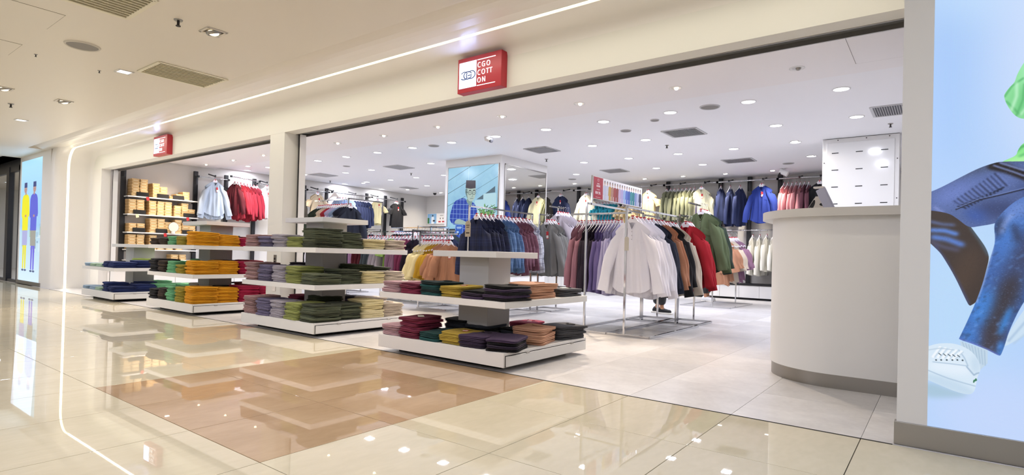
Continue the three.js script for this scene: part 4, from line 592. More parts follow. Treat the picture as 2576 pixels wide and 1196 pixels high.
function makeGarment(kind, c, v, front) {
  const key = kind + c + v + front; if (protos[key]) return protos[key];
  const k = KIND[kind], m = garMat(c), g = new THREE.Group();
  const G = geoC[kind + v] ??= [bodyGeo(k, 100 + v * 7 + kind.length), sleeveGeo(k, -1, v * 11), sleeveGeo(k, 1, v * 11 + 3)];
  part(g, 'body', G[0], m); if (kind === 'child') part(g, 'trousers', geoC['tr' + v] ??= bodyGeo({ len: 0.93, sh: 0.15, hem: 0.2, drop: 0.08, neck: 0.02, tail: -0.03, fold: 0.03 }, 300 + v), m); part(g, 'sleeve', G[1], m); part(g, 'sleeve', G[2], m);
  const h = part(g, 'hanger', hangG, M.hanger); part(h, 'hook', hookG, M.hook); part(h, 'size_cap', capG, M.red); part(h, 'logo_dot', dotG, M.red);
  part(g, 'neckband', geoC['nb' + kind] ??= tube([[-0.27 * k.sh, -0.146, 0.008], [-0.14 * k.sh, -0.15 - k.neck * 0.48, 0.02], [0, -0.152 - k.neck, 0.026], [0.14 * k.sh, -0.15 - k.neck * 0.48, 0.02], [0.27 * k.sh, -0.146, 0.008]], 0.006, 6, 16), m);
  if (front) {
    if (front !== 'bare') { const t = part(g, 'price_tag', htagG, M.tagRed); { const q = G[0].userData.surf(0.16, 0.16, true); t.position.set(q[0], q[1] - 0.03, q[2] + 0.014); } t.rotation.z = 0.06; part(t, 'price_label', htagL, M.tagWhite); }
    if (kind === 'kurta') { const sf = G[0].userData.surf; part(g, 'placket', patchGeo(sf, -0.055, 0.055, 0.0, 0.2), m); part(g, 'pocket', patchGeo(sf, 0.3, 0.72, 0.25, 0.38), m); for (let i = 0; i < 3; i++) part(g, 'button', buttonG, M.hook).position.set(...sf(0, 0.04 + i * 0.06, true).map((q, c) => c === 2 ? q + 0.006 : q)); }
  }
  return protos[key] = g;
}
const rG = rng(31);
function hang(kind, c, [x, y, z], deg, label, group, front, scale = 1) {
  const p = makeGarment(kind, c, Math.floor(rG() * 4), front), o = p.parent ? p.clone() : p; o.name = numbered('hanging_shirt'); o.position.set(x, y, z); o.rotation.set(0, deg * Math.PI / 180, 0); o.scale.set(scale, scale * (0.95 + rG() * 0.15), scale); scene.add(o); hs++;
  return tag(o, label, 'hanging shirt', group);
}
// a run of garments on a rail from a to b; runs = [[kind, colour, count], ...] in order from a
function run(a, b, deg, runs, place, o = {}) {
  const tot = runs.reduce((s, r) => s + r[2], 0); let i = 0;
  for (const [kind, c, n] of runs) for (let k = 0; k < n; k++, i++) {
    const t = tot > 1 ? i / (tot - 1) : 0.5, p = [0, 1, 2].map((q) => a[q] + (b[q] - a[q]) * t + (q === 1 ? 0 : (rG() - 0.5) * 0.008));
    const first = i === 0 && o.front, which = n === 1 ? 'single' : k === 0 ? (o.near ?? 'first') : `${ORD[k + 1]}`;
    hang(kind, c, p, deg + (rG() - 0.5) * (o.jit ?? 9), `${which} ${colName(c)} ${KN[kind]} ${place}`, `${colName(c)} garments ${place}`, first ? o.front : (o.last && i === tot - 1 ? o.last : 0), o.scale ?? 1);
  }
}
// ------------------------------------------------------------------ floor racks
function rack(label, x, z0, z1, hw, y0, y1, o = {}) {
  const t = thing('clothes_rack', label, 'clothes rack', [x, 0, (z0 + z1) / 2], 0), d = Math.abs(z1 - z0) / 2;
  const ox = o.ox ?? 0, s = 0.025;
  part(t, 'base_frame', merge([bar([-hw, 0.014, -d], [hw, 0.014, -d], 0.028, 0.026), bar([-hw, 0.014, d], [hw, 0.014, d], 0.028, 0.026), bar([-hw, 0.014, -d], [-hw, 0.014, d], 0.028, 0.026), bar([hw, 0.014, -d], [hw, 0.014, d], 0.028, 0.026)]), M.chrome);
  part(t, 'post', bar([ox, 0.02, d], [ox, y0, d], s), M.chrome); part(t, 'post', bar([ox, 0.02, -d], [ox, y1, -d], s), M.chrome);
  if (o.step) { part(t, 'rail', bar([ox, y0 - 0.012, d], [ox, y0 - 0.012, 0.02], s), M.chrome); part(t, 'rail', bar([ox, y1 - 0.012, -d - 0.2], [ox, y1 - 0.012, -0.02], s), M.chrome); } else part(t, 'rail', bar([ox, y0 - 0.012, d], [ox, y1 - 0.012, -d], s), M.chrome);
  if (o.cross) for (const [zc, xa, xb, yc] of o.cross) part(t, 'cross_arm', bar([xa - x, yc, zc - (z0 + z1) / 2], [xb - x, yc, zc - (z0 + z1) / 2], s), M.chrome);
  return t;
}
rack('chrome rack with lilac white kurtas hung nearest the viewer', -3.21, -6.76, -8.56, 0.3, 1.69, 1.69, { ox: -0.05 });
run([-3.26, 1.66, -6.95], [-3.26, 1.66, -8.45], 0, [['kurta', 'white', 5], ['kurta', 'navyblack', 2], ['kurta', 'peach', 2], ['kurta', 'black', 2], ['kurta', 'beige', 2]], 'on the rack of lilac white kurtas', { front: 'bare', jit: 6 });
rack('chrome rack with the long printed sign board on its rail', -3.81, -6.74, -8.56, 0.3, 1.76, 1.76, { ox: -0.03, cross: [[-7.42, -4.5, -3.5, 1.66]] });
run([-4.36, 1.645, -7.42], [-3.66, 1.645, -7.42], 90, [['kurta', 'mauve', 4], ['kurta', 'darkplum', 4], ['kurta', 'violet', 3], ['kurta', 'lavender', 4]], 'on the cross arm below the sign board', { jit: 10, last: 'bare', scale: 1.0 });
rack('short chrome rack with red kurtas in front and green behind', -3.25, -8.62, -9.34, 0.29, 1.72, 1.95, { step: 1, ox: 0.0 });
run([-3.2, 1.7, -8.74], [-3.2, 1.7, -8.98], 0, [['kurta', 'red', 4]], 'on the short rack behind the white kurtas', { front: 'bare' });
run([-3.12, 1.93, -9.2], [-3.12, 1.93, -9.5], 0, [['kurta', 'green', 4], ['kurta', 'darkgreen', 2]], 'on the taller arm behind the red kurtas', { front: 'bare' });
rack('short chrome rack behind the printed sign board', -3.86, -8.66, -9.28, 0.28, 1.74, 1.74);
run([-3.86, 1.715, -8.72], [-3.86, 1.715, -9.2], 0, [['shirt', 'royal', 3], ['shirt', 'lime', 3]], 'on the short rack behind the sign board');
rack('chrome rack of dark, blue and wine checked shirts', -5.96, -6.76, -8.5, 0.31, 1.79, 1.79, { ox: -0.02 });
run([-5.98, 1.765, -6.95], [-5.98, 1.765, -8.42], 0, [['shirt', 'navyplaid', 5], ['shirt', 'blueplaid', 4], ['shirt', 'wineplaid', 4], ['shirt', 'monoplaid', 2]], 'on the rack of checked shirts', { front: 'bare', jit: 6 });
rack('short chrome rack of grey kurtas beside the screen column', -5.93, -8.66, -9.3, 0.3, 1.8, 1.98, { step: 1 });
run([-5.8, 1.78, -8.72], [-5.8, 1.78, -8.96], 0, [['kurta', 'grey', 4]], 'behind the checked shirts', { front: 1, jit: 5 });
run([-5.83, 1.96, -9.15], [-5.83, 1.96, -9.5], 0, [['kurta', 'lilacgrey', 5]], 'on the taller arm behind the grey kurtas', { front: 1, jit: 5 });
rack('chrome rack with cream, mustard and terracotta tunics', -7.3, -7.28, -8.0, 0.36, 1.4, 1.4, { ox: -0.33, cross: [[-7.3, -7.63, -6.7, 1.36]] });
hang('child', 'rust', [-6.86, 1.345, -7.24], 22, 'dusty terracotta child\'s tunic facing the viewer at the end of the low rack', 'terracotta tunic', 1, 1.08);
run([-7.62, 1.345, -7.36], [-6.98, 1.345, -7.38], 62, [['child', 'cream', 4], ['child', 'mustard', 3], ['child', 'rust', 3]], 'on the low rack between the tables', { jit: 22, last: 'bare', scale: 1.1 });
rack('chrome rack of many dark shirts behind the cream stacks', -8.7, -8.1, -8.9, 0.9, 1.5, 1.5, { cross: [[-8.3, -10.6, -7.7, 1.47]] });
run([-10.5, 1.455, -8.3], [-7.8, 1.455, -8.3], 80, [['shirt', 'burgundy', 3], ['shirt', 'slate', 3], ['shirt', 'lilacgrey', 3], ['tee', 'lime', 2], ['shirt', 'mulberry', 3], ['shirt', 'plumred', 2], ['shirt', 'darkplum', 7], ['shirt', 'navy', 4]], 'on the long low rail behind the tall table', { scale: 0.95 });
rack('chrome rack in the middle of the shop with pale shirts', -11.2, -10.6, -11.6, 0.9, 1.75, 1.75, { cross: [[-10.9, -12.6, -9.9, 1.72]] });
run([-12.4, 1.705, -10.9], [-10.0, 1.705, -10.9], 75, [['shirt', 'black', 4], ['shirt', 'slate', 4], ['shirt', 'white', 6], ['shirt', 'skyblue', 3], ['shirt', 'offwhite', 4], ['shirt', 'lilacgrey', 3]], 'on the middle rail in front of the black shirt');
rack('chrome rack of green to navy shirts behind the tall table', -10.2, -7.3, -8.2, 0.45, 2.12, 2.12, { ox: 0.4, cross: [[-7.32, -11.0, -9.8, 2.1]] });
run([-10.85, 2.085, -7.32], [-9.75, 2.085, -7.32], 78, [['shirt', 'darkgreen', 4], ['shirt', 'beige', 2], ['shirt', 'crimson', 2], ['shirt', 'lavender', 2], ['shirt', 'skyblue', 2], ['shirt', 'navyblack', 4]], 'on the high rail above the tall table');
{ const e = hang('shirt', 'offwhite', [-10.2, 2.24, -7.36], 20, '', ''); scene.remove(e); used.hanging_shirt--; const t = thing('clothes_hanger', 'empty white hanger standing up on the high rail above the tall table', 'hanger', [-10.3, 2.34, -7.32], 0.5); part(t, 'arms', hangG, M.hanger); part(t, 'hook', hookG, M.hook); }
rack('chrome rack with white, grey and teal shirts left of the pillar', -13.0, -8.6, -9.4, 0.6, 1.62, 1.62, { cross: [[-8.9, -13.7, -12.0, 1.6]] });
run([-13.3, 1.585, -8.9], [-12.3, 1.585, -8.9], 75, [['shirt', 'black', 2], ['shirt', 'white', 3], ['shirt', 'lilacgrey', 2], ['shirt', 'slate', 5]], 'left of the pillar');
rack('chrome rack of mulberry shirts just left of the pillar', -11.75, -8.6, -9.2, 0.3, 1.66, 1.66, { cross: [[-8.75, -12.0, -11.5, 1.645]] });
run([-11.95, 1.62, -8.75], [-11.6, 1.62, -8.75], 70, [['shirt', 'mulberry', 3]], 'just left of the pillar');
rack('chrome rack seen just right of the pillar', -9.6, -9.5, -10.1, 0.4, 1.66, 1.66, { cross: [[-9.6, -10.0, -9.2, 1.645]] });
run([-9.9, 1.62, -9.6], [-9.3, 1.62, -9.6], 70, [['tee', 'navy', 3], ['tee', 'darkgreen', 3]], 'seen just right of the pillar');
rack('chrome rack of small terracotta, oat and mulberry tunics at the back', -4.08, -12.4, -14.15, 0.54, 1.66, 1.72, { ox: 0.16 });
run([-3.92, 1.63, -12.75], [-3.92, 1.69, -14.1], 0, [['child', 'rust', 5], ['child', 'beige', 4], ['child', 'mulberry', 5]], 'on the rack by the back wall', { front: 1, scale: 1.15 });
// ------------------------------------------------------------------ wall rails
const upG = rb(0.09, 3.15, 0.07, 0, 1.575, 0, 0.006, 1), upH = cyl(0.05, 0.24, 0, 2.9, 0, 12);
function upright(x, z, ry, label) { const t = thing('wall_upright', label, 'rail upright', [x, 0, z], ry, 'black uprights carrying the wall rails'); t.scale.set(1.2, ry ? 1 : 1.06, 1); part(t, 'post', upG, M.black); part(t, 'sleeve', upH, M.black); }
[-5.53, -7.29, -8.14, -8.99, -10.7, -11.54, -13.24, -14.1, -14.94].forEach((z, i) => upright(XL + 0.1, z, Math.PI / 2, `black upright on the left wall, ${ORD[i + 1]} from the shopfront`));
[-11.1, -9.58, -8.05, -6.51, -4.97, -4.19, -3.42, -1.9].forEach((x, i) => upright(x, ZB + 0.1, 0, `black upright on the back wall, ${ORD[i + 1]} from the screen column`));
const arm = (x, y, z, ry, label) => { const t = thing('faceout_arm', label, 'rail arm', [x, y, z], ry, 'black face out arms on the wall rails'); part(t, 'bar', bar([0, 0.09, -0.06], [0, -0.0, 0.34], 0.03), M.black); part(t, 'tip', rb(0.035, 0.05, 0.03, 0, 0.012, 0.345, 0.005), M.black); };
const rail = (a, b, label, r = 0.017) => { const t = thing('wall_rail', label, 'wall rail', a); const d = [b[0] - a[0], b[1] - a[1], b[2] - a[2]]; part(t, 'tube', tube([[0, 0, 0], d.map((q) => q / 2), d], r, 10, 2), M.chrome); part(t, 'bracket', rb(0.06, 0.06, 0.06, 0, 0, 0, 0.01), M.black); part(t, 'bracket', rb(0.06, 0.06, 0.06, ...d, 0.01), M.black); };
const XW = XL + 0.42, ZW = ZB + 0.42;
rail([XL + 0.25, 3.0, -7.29], [XL + 0.25, 3.0, -8.14], 'chrome wall rail behind the pale blue kurta'); rail([XL + 0.4, 3.1, -8.14], [XL + 0.4, 3.05, -8.99], 'chrome wall rail with the crimson kurtas'); rail([XL + 0.25, 3.0, -8.99], [XL + 0.25, 3.0, -10.7], 'chrome wall rail behind the pillar'); rail([XL + 0.25, 3.0, -10.7], [XL + 0.25, 3.0, -11.54], 'chrome wall rail behind the beige shirt'); rail([XL + 0.4, 3.0, -11.54], [XL + 0.4, 3.0, -13.24], 'chrome wall rail with light blue and navy shirts'); rail([XL + 0.25, 3.0, -13.24], [XL + 0.25, 3.0, -14.94], 'chrome wall rail behind the black shirt');
rail([-12.6, 3.2, ZB + 0.4], [-9.58, 3.2, ZB + 0.4], 'chrome back wall rail beside the mirror column'); rail([-9.58, 3.2, ZB + 0.4], [-6.51, 3.2, ZB + 0.4], 'chrome back wall rail behind the sign board'); rail([-6.51, 3.2, ZB + 0.4], [-4.97, 3.2, ZB + 0.4], 'chrome back wall rail with sage lime shirts'); rail([-4.97, 3.2, ZB + 0.4], [-3.42, 3.2, ZB + 0.4], 'chrome back wall rail with the royal blue kurta', 0.022); rail([-3.42, 3.2, ZB + 0.4], [-0.6, 3.2, ZB + 0.4], 'chrome back wall rail with pink shirts', 0.022); rail([-8.9, 2.87, ZW], [-8.0, 2.87, ZW], 'chrome rail with bright teal shirts behind the sign board'); rail([-8.0, 2.77, ZW], [-7.3, 2.77, ZW], 'chrome rail with yellow shirts behind the sign board'); rail([XW - 0.05, 1.83, -10.9], [XW - 0.05, 1.83, -13.7], 'lower chrome rail on the left wall'); rail([-4.97, 1.86, ZB + 0.4], [-2.2, 1.86, ZB + 0.4], 'lower chrome rail with chalk white shirts');
for (const [z, w] of [[-7.62, 'pale ice blue kurta'], [-9.15, 'off white shirt by the pillar'], [-10.9, 'sand beige shirt'], [-11.5, 'light blue shirts, left one'], [-13.38, 'cream shirt'], [-14.3, 'black shirt'], [-12.4, 'navy shirts on the left wall']]) arm(XL + 0.2, 3.02, z, Math.PI / 2, `black slanted arm above the ${w}`);
for (const [x, w] of [[-10.7, 'dark brown shirt'], [-9.95, 'navy pinstriped shirt'], [-9.0, 'ivory kurta'], [-6.9, 'soft yellow shirt'], [-6.0, 'sage lime shirts'], [-5.3, 'pale lemon kurta'], [-4.65, 'steel blue shirts'], [-3.77, 'royal blue kurta'], [-2.9, 'rose pink shirts'], [-11.9, 'navy kurta behind the screen column'], [-2.42, 'black kurta by the slotted panel']]) arm(x, 3.2, ZB + 0.12, 0, `black slanted arm above the ${w}`);
const side = (z, c, kind, n, what, front = 1) => { for (let i = n - 1; i >= 0; i--) hang(kind, c, [XW + 0.12 - i * 0.06, 3.02, z - i * 0.015], 90 - i * 2, `${n > 1 ? ['front', 'second', 'third'][i] + ' ' : ''}${colName(c)} ${KN[kind]} on the left wall ${what}`, `${colName(c)} garments facing out from the left wall`, i ? 0 : front); };
side(-7.62, 'iceblue', 'kurta', 3, 'beside the shoe shelves'); side(-9.15, 'offwhite', 'kurta', 2, 'by the pillar'); side(-10.9, 'sand', 'tee', 2, 'right of the pillar'); side(-13.38, 'cream', 'tee', 2, 'left of the black one'); side(-14.3, 'black', 'tee', 3, 'near the far corner'); side(-10.15, 'brown', 'shirt', 2, 'at the pillar guide', 0);
hang('kurta', 'burgundy', [XL + 0.42, 3.04, -8.24], 18, 'burgundy long sleeved kurta at the front of the crimson row on the left wall', 'crimson row', 'bare');
run([XL + 0.42, 3.04, -8.32], [XL + 0.42, 3.0, -8.9], 8, [['kurta', 'crimson', 7]], 'on the left wall rail');
run([XL + 0.42, 2.95, -11.75], [XL + 0.42, 2.95, -13.0], 8, [['shirt', 'skyblue', 6], ['shirt', 'navy', 6]], 'on the left wall rail');
run([XL + 0.42, 1.8, -11.0], [XL + 0.42, 1.8, -13.6], 10, [['tee', 'navyblack', 8]], 'on the lower left wall', { scale: 0.95 });
const back = (x, c, kind, n, what, y = 3.17) => { for (let i = n - 1; i >= 0; i--) hang(kind, c, [x + i * 0.015, y, ZW + 0.14 - i * 0.06], i * 2 - 4, `${n > 1 ? ['front', 'second', 'third'][i] + ' ' : ''}${colName(c)} ${KN[kind]} on the back wall ${what}`, `${colName(c)} garments facing out from the back wall`, i ? 0 : 1); };
back(-10.62, 'brown', 'shirt', 1, 'beside the mirror column'); back(-10.0, 'stripednavy', 'kurta', 2, 'left of the ivory one'); back(-9.05, 'ivory', 'kurta', 2, 'left of the sign board'); back(-6.95, 'yellow', 'tee', 2, 'right of the sign board'); back(-5.36, 'paleyellow', 'kurta', 2, 'above the terracotta tunics'); back(-3.78, 'royal', 'kurta', 2, 'left of the counter'); back(-11.9, 'navy', 'kurta', 2, 'behind the screen column'); back(-2.42, 'black', 'kurta', 1, 'beside the slotted panel');
run([-8.75, 2.85, ZW], [-8.1, 2.85, ZW], 78, [['tee', 'teal', 7]], 'behind the sign board on the back wall', { scale: 0.9 });
run([-7.95, 2.75, ZW], [-7.4, 2.75, ZW], 78, [['tee', 'yellow', 5]], 'behind the right end of the sign board', { scale: 0.85 });
run([-6.42, 3.17, ZW], [-5.6, 3.17, ZW], 80, [['shirt', 'limegrey', 8]], 'on the back wall rail');
run([-4.87, 3.17, ZW], [-4.36, 3.17, ZW], 80, [['kurta', 'steelblue', 3]], 'on the back wall rail', { jit: 12 });
run([-3.26, 3.17, ZW], [-2.68, 3.17, ZW], 80, [['kurta', 'pink', 5], ['kurta', 'dustyrose', 2]], 'above the counter end');
run([-4.0, 1.83, ZW], [-3.3, 1.83, ZW], 78, [['kurta', 'chalk', 5]], 'on the lower back wall rail', { scale: 1.0 });
run([-6.3, 1.83, ZW], [-4.6, 1.83, ZW], 75, [['tee', 'black', 5], ['tee', 'crimson', 2]], 'low on the back wall', { scale: 0.95 });
run([-3.1, 1.83, ZW], [-2.4, 1.83, ZW], 78, [['kurta', 'offwhite', 2]], 'low behind the counter', { scale: 0.95 });
console.log('hanging', hs, 'folded', fid, 'stuff', stuffItems.length);

// ------------------------------------------------------------------ benches, shoe wall
{
  const door = (w, h) => rb(w - 0.006, h, 0.018, 0, 0, 0, 0.002);
  const b = thing('bench_cabinet', 'long white base cabinet with black top along the back wall', 'cabinet', [0, 0, ZB]);
  part(b, 'top', span(-12.5, XR - 0.02, 0.38, 0.43, 0.002, 0.5), M.black); part(b, 'plinth', span(-12.5, XR - 0.02, 0, 0.05, 0.002, 0.45), M.blackMatte); part(b, 'carcass', span(-12.5, XR - 0.02, 0.05, 0.38, 0.002, 0.46), M.laminate);
  for (let i = 0; i < 26; i++) part(b, 'door', door(0.512, 0.325), M.white).position.set(-12.25 + i * 0.512, 0.214, 0.47);
  const c = thing('bench_cabinet', 'long white base cabinet along the left wall', 'cabinet', [XL, 0, 0]);
  part(c, 'top', span(0.002, 0.5, 0.38, 0.43, -16.2, -5.1), M.white); part(c, 'plinth', span(0.002, 0.45, 0, 0.05, -16.2, -5.1), M.blackMatte); part(c, 'carcass', span(0.002, 0.46, 0.05, 0.38, -16.2, -5.1), M.laminate);
  for (let i = 0; i < 14; i++) { const d = part(c, 'door', door(0.785, 0.325), M.white); d.position.set(0.47, 0.214, -5.5 - i * 0.79); d.rotation.y = Math.PI / 2; }
  const shelfY = [2.29, 1.83, 1.37, 0.93, 0.66], nm = ['top', 'second', 'third', 'fourth', 'fifth'];
  shelfY.forEach((y, i) => { const t = thing('wall_shelf', `${nm[i]} white shelf of the shoe box wall`, 'shelf', [XL, y, -6.4]); part(t, 'board', rb(0.4, 0.03, 1.72, 0.21, -0.015, 0, 0.003), M.white); part(t, 'bracket', bx(0.3, 0.03, 0.02, 0.16, -0.045, 0.84), M.black); part(t, 'bracket', bx(0.3, 0.03, 0.02, 0.16, -0.045, -0.84), M.black); });
  const bodyG = rb(0.3, 0.05, 0.168, 0, 0.025, 0, 0.002), lidG = rb(0.304, 0.026, 0.173, 0, 0.061, 0, 0.002), endG = bx(0.003, 0.02, 0.11, 0.151, 0.026, 0), rB = rng(55);
  // columns: [shelf, z centre, count]
  const cols = [[0, -5.72, 6], [0, -5.91, 6], [0, -6.2, 5], [0, -6.38, 4], [0, -6.62, 1], [0, -6.78, 2], [0, -6.94, 3], [1, -5.66, 5], [1, -5.85, 5], [1, -6.13, 5], [1, -6.32, 5], [1, -6.5, 5], [1, -6.74, 4], [1, -6.92, 5], [1, -7.09, 3], [2, -5.68, 3], [2, -5.87, 3], [2, -6.16, 5], [2, -6.34, 5], [2, -6.52, 4], [2, -6.76, 5], [2, -6.95, 4], [2, -7.12, 4], [3, -5.68, 5], [3, -5.87, 5], [3, -6.16, 5], [3, -6.34, 4], [3, -6.56, 4], [3, -6.8, 5], [4, -6.7, 2], [4, -6.9, 2]];
  const seen = {};
  for (const [s, z, n] of cols) {
    const ci = seen[s] = (seen[s] ?? 0) + 1;
    for (let k = 0; k < n; k++) {
      const t = thing('shoe_box', `tan shoe box ${k === n - 1 ? 'topmost' : `${ORD[k + 1]} from bottom`}, ${ORD[ci]} column, ${nm[s]} shelf of the shoe wall`, 'shoe box', [XL + 0.215 + (rB() - 0.5) * 0.012, shelfY[s] + k * 0.0745, z + (rB() - 0.5) * 0.012], (rB() - 0.5) * 0.05, `tan shoe boxes on the ${nm[s]} shelf`);
      part(t, 'body', bodyG, M.kraft); part(t, 'lid', lidG, M.kraftLid); part(t, 'end_label', endG, M.boxLabel);
    }
  }
  const blk = (y, z, w, lab) => { const o = solo('shelf_sign', lab, 'shelf sign', rb(0.02, 0.11, 0.28, 0, 0.055, 0, 0.004), M.blackMatte, [XL + 0.405, y, z], 0, 'black leaning shelf signs'); o.rotation.z = 0.25; };
  blk(2.29, -5.88, 0, 'black leaning sign at the left end of the top shoe shelf'); blk(2.29, -6.36, 0, 'black leaning sign in the middle of the top shoe shelf'); blk(2.29, -6.74, 0, 'black leaning sign at the right end of the top shoe shelf'); blk(1.83, -5.82, 0, 'black leaning sign at the left end of the second shoe shelf'); blk(1.83, -7.02, 0, 'black leaning sign at the right end of the second shoe shelf'); blk(1.37, -5.82, 0, 'black leaning sign at the left end of the third shoe shelf'); blk(1.37, -6.35, 0, 'black leaning sign in the middle of the third shoe shelf'); blk(1.37, -7.0, 0, 'black leaning sign at the right end of the third shoe shelf');
  const tg = (y, z, lab, m = M.tagRed) => { const o = solo('shelf_tag', lab, 'price tag', rb(0.004, 0.09, 0.07, 0, -0.05, 0, 0.001), m, [XL + 0.418, y, z]); o.rotation.x = 0.2; };
  tg(2.29, -5.98, 'red tag hanging from the top shoe shelf'); tg(1.83, -6.97, 'small red tag at the right of the second shoe shelf'); tg(1.37, -6.42, 'red tag hanging from the third shoe shelf'); tg(1.83, -5.75, 'cream tag at the left of the second shoe shelf', mat(0xe8dcb4));
  const disc = thing('round_mirror', 'small round pale mirror on a foot on the third shoe shelf', 'mirror', [XL + 0.44, 1.37, -6.62]); part(disc, 'face', cyl(0.125, 0.012, 0, 0, 0, 32).rotateZ(Math.PI / 2).translate(0, 0.17, 0), mat(0xd8d2c4, { roughness: 0.3 })); part(disc, 'rim', new THREE.TorusGeometry(0.125, 0.007, 8, 32).rotateY(Math.PI / 2).translate(0, 0.17, 0), M.steel); part(disc, 'foot', cyl(0.05, 0.05, -0.03, 0.025, 0), M.white);
  // things on the table tops
}
// ------------------------------------------------------------------ cash counter
{
  const outline = (o) => { const r = 0.58 + o, p = [[1.0 , -8.4 - o], [-1.265 - o, -8.4 - o], [-1.265 - o, -5.8]], cx = -1.265 + 0.58, cz = -5.22 - 0.58; for (let k = 0; k <= 20; k++) { const a = Math.PI * (1 - k / 40); p.push([cx + r * Math.cos(a), cz + r * Math.sin(a)]); } p.push([0.86, -5.22 + o], [0.86, -8.4 - o]); p.shift(); return p; };
  const t = thing('cash_counter', 'white rounded cash counter with grey top and steel kick plate', 'counter');
  part(t, 'body', toCreasedNormals(slabXZ(outline(0), 0.112, 1.39), 0.5), M.white); part(t, 'kick_plate', toCreasedNormals(slabXZ(outline(-0.012), 0, 0.113), 0.5), mat(0x94908a, { roughness: 0.3, metalness: 1 })); part(t, 'top', toCreasedNormals(slabXZ(outline(0.085), 1.39, 1.458), 0.5), mat(0xc9c6c1, { roughness: 0.4 }));
  const k = thing('slotted_panel', 'white slotted display panel reaching the ceiling behind the counter', 'wall panel', [-1.2, 0, -12.05]);
  part(k, 'case', rb(1.2, 3.34, 0.3, 0, 1.67, -0.1, 0.004), M.white); part(k, 'face', rb(1.06, 3.2, 0.02, 0, 1.66, 0.055, 0.003), mat(0xe9e9e8, { roughness: 0.12 }));
  for (let i = 0; i < 3; i++) for (let j = 0; j < 5; j++) part(k, 'slot', bx(0.11, 0.016, 0.008, -0.39 + i * 0.385, 3.07 - j * 0.315, 0.064), M.black);
  for (const [x, y] of [[-0.35, 3.31], [0.1, 3.31], [0.45, 3.31], [-0.57, 2.9], [0.57, 2.9], [-0.57, 2.2], [0.57, 2.2]]) part(k, 'screw', cyl(0.01, 0.006, 0, 0, 0, 10).rotateX(Math.PI / 2).translate(x, y, 0.052), M.dark);
  const cow = canvas(256, 128, (c, w, h) => { c.fillStyle = '#d9d2c8'; c.fillRect(0, 0, w, h); c.fillStyle = '#1b1a1c'; const r = rng(3); for (let i = 0; i < 14; i++) { c.beginPath(); c.ellipse(r() * w, r() * h, 10 + r() * 18, 8 + r() * 12, r() * 3, 0, 7); c.fill(); } });
  const pad = thing('tablet_case', 'black and cream spotted tablet case leaning on the counter', 'tablet case', [-1.02, 1.458, -6.6], -0.25); part(pad, 'cover', extr([[-0.17, 0], [-0.02, 0.24], [0.03, 0.24], [0.2, 0]], 0.02, 0.004).translate(0, 0, 0.0), new THREE.MeshStandardMaterial({ map: cow, roughness: 0.7 })); part(pad, 'spine', bar([-0.17, 0.005, -0.02], [-0.02, 0.24, -0.02], 0.035, 0.03), M.black); cow.wrapS = cow.wrapT = THREE.RepeatWrapping; cow.repeat.set(3, 4);
  const pr = thing('receipt_printer', 'pale slanted card terminal leaning beside the spotted tablet case', 'terminal', [-0.86, 1.458, -6.55], -0.2); const b = part(pr, 'body', rb(0.09, 0.36, 0.05, 0, 0.17, 0, 0.012, 2), mat(0xbfc0d2, { roughness: 0.4 })); b.rotation.z = 0.42; part(pr, 'edge', rb(0.1, 0.02, 0.055, -0.155, 0.335, 0, 0.006), M.tagWhite).rotation.z = 0; part(pr, 'foot', rb(0.14, 0.02, 0.12, 0, 0.01, 0, 0.004), M.dark);
  const cl = thing('note_card', 'small folded grey card standing on the counter', 'card', [-0.62, 1.458, -6.3]); part(cl, 'leaf', rb(0.006, 0.09, 0.06, -0.012, 0.044, 0, 0.002), mat(0xb8bac2)).rotation.z = 0.15; part(cl, 'leaf', rb(0.006, 0.085, 0.06, 0.016, 0.041, 0, 0.002), mat(0xd5d6da)).rotation.z = -0.3;
}
// ------------------------------------------------------------------ hang tag on the near rack post
{ const t = thing('hang_tag', 'brown paper swing tag on the post of the checked shirt rack', 'tag', [-5.965, 1.42, -6.72]); part(t, 'card', extr([[-0.055, -0.13], [0.055, -0.13], [0.055, 0.08], [0.03, 0.12], [-0.03, 0.12], [-0.055, 0.08]], 0.004), mat(0xb2a58f, { roughness: 0.9 })); part(t, 'print', merge([bx(0.07, 0.012, 0.002, 0, 0.05, 0.005), bx(0.06, 0.01, 0.002, 0, 0.02, 0.005), bx(0.07, 0.02, 0.002, 0, -0.07, 0.005)]), M.dark); part(t, 'string', bar([0, 0.12, 0.002], [0, 0.34, -0.02], 0.003), M.tagWhite); }
{ const t = thing('hang_tag', 'pale swing tag on the post in front of the lilac white kurta', 'tag', [-3.235, 1.2, -6.73]); part(t, 'card', extr([[-0.03, -0.09], [0.03, -0.09], [0.03, 0.07], [0.015, 0.09], [-0.015, 0.09], [-0.03, 0.07]], 0.004), mat(0xc9c2b4, { roughness: 0.9 })); part(t, 'string', bar([0, 0.09, 0.002], [0, 0.2, -0.01], 0.003), M.black); }
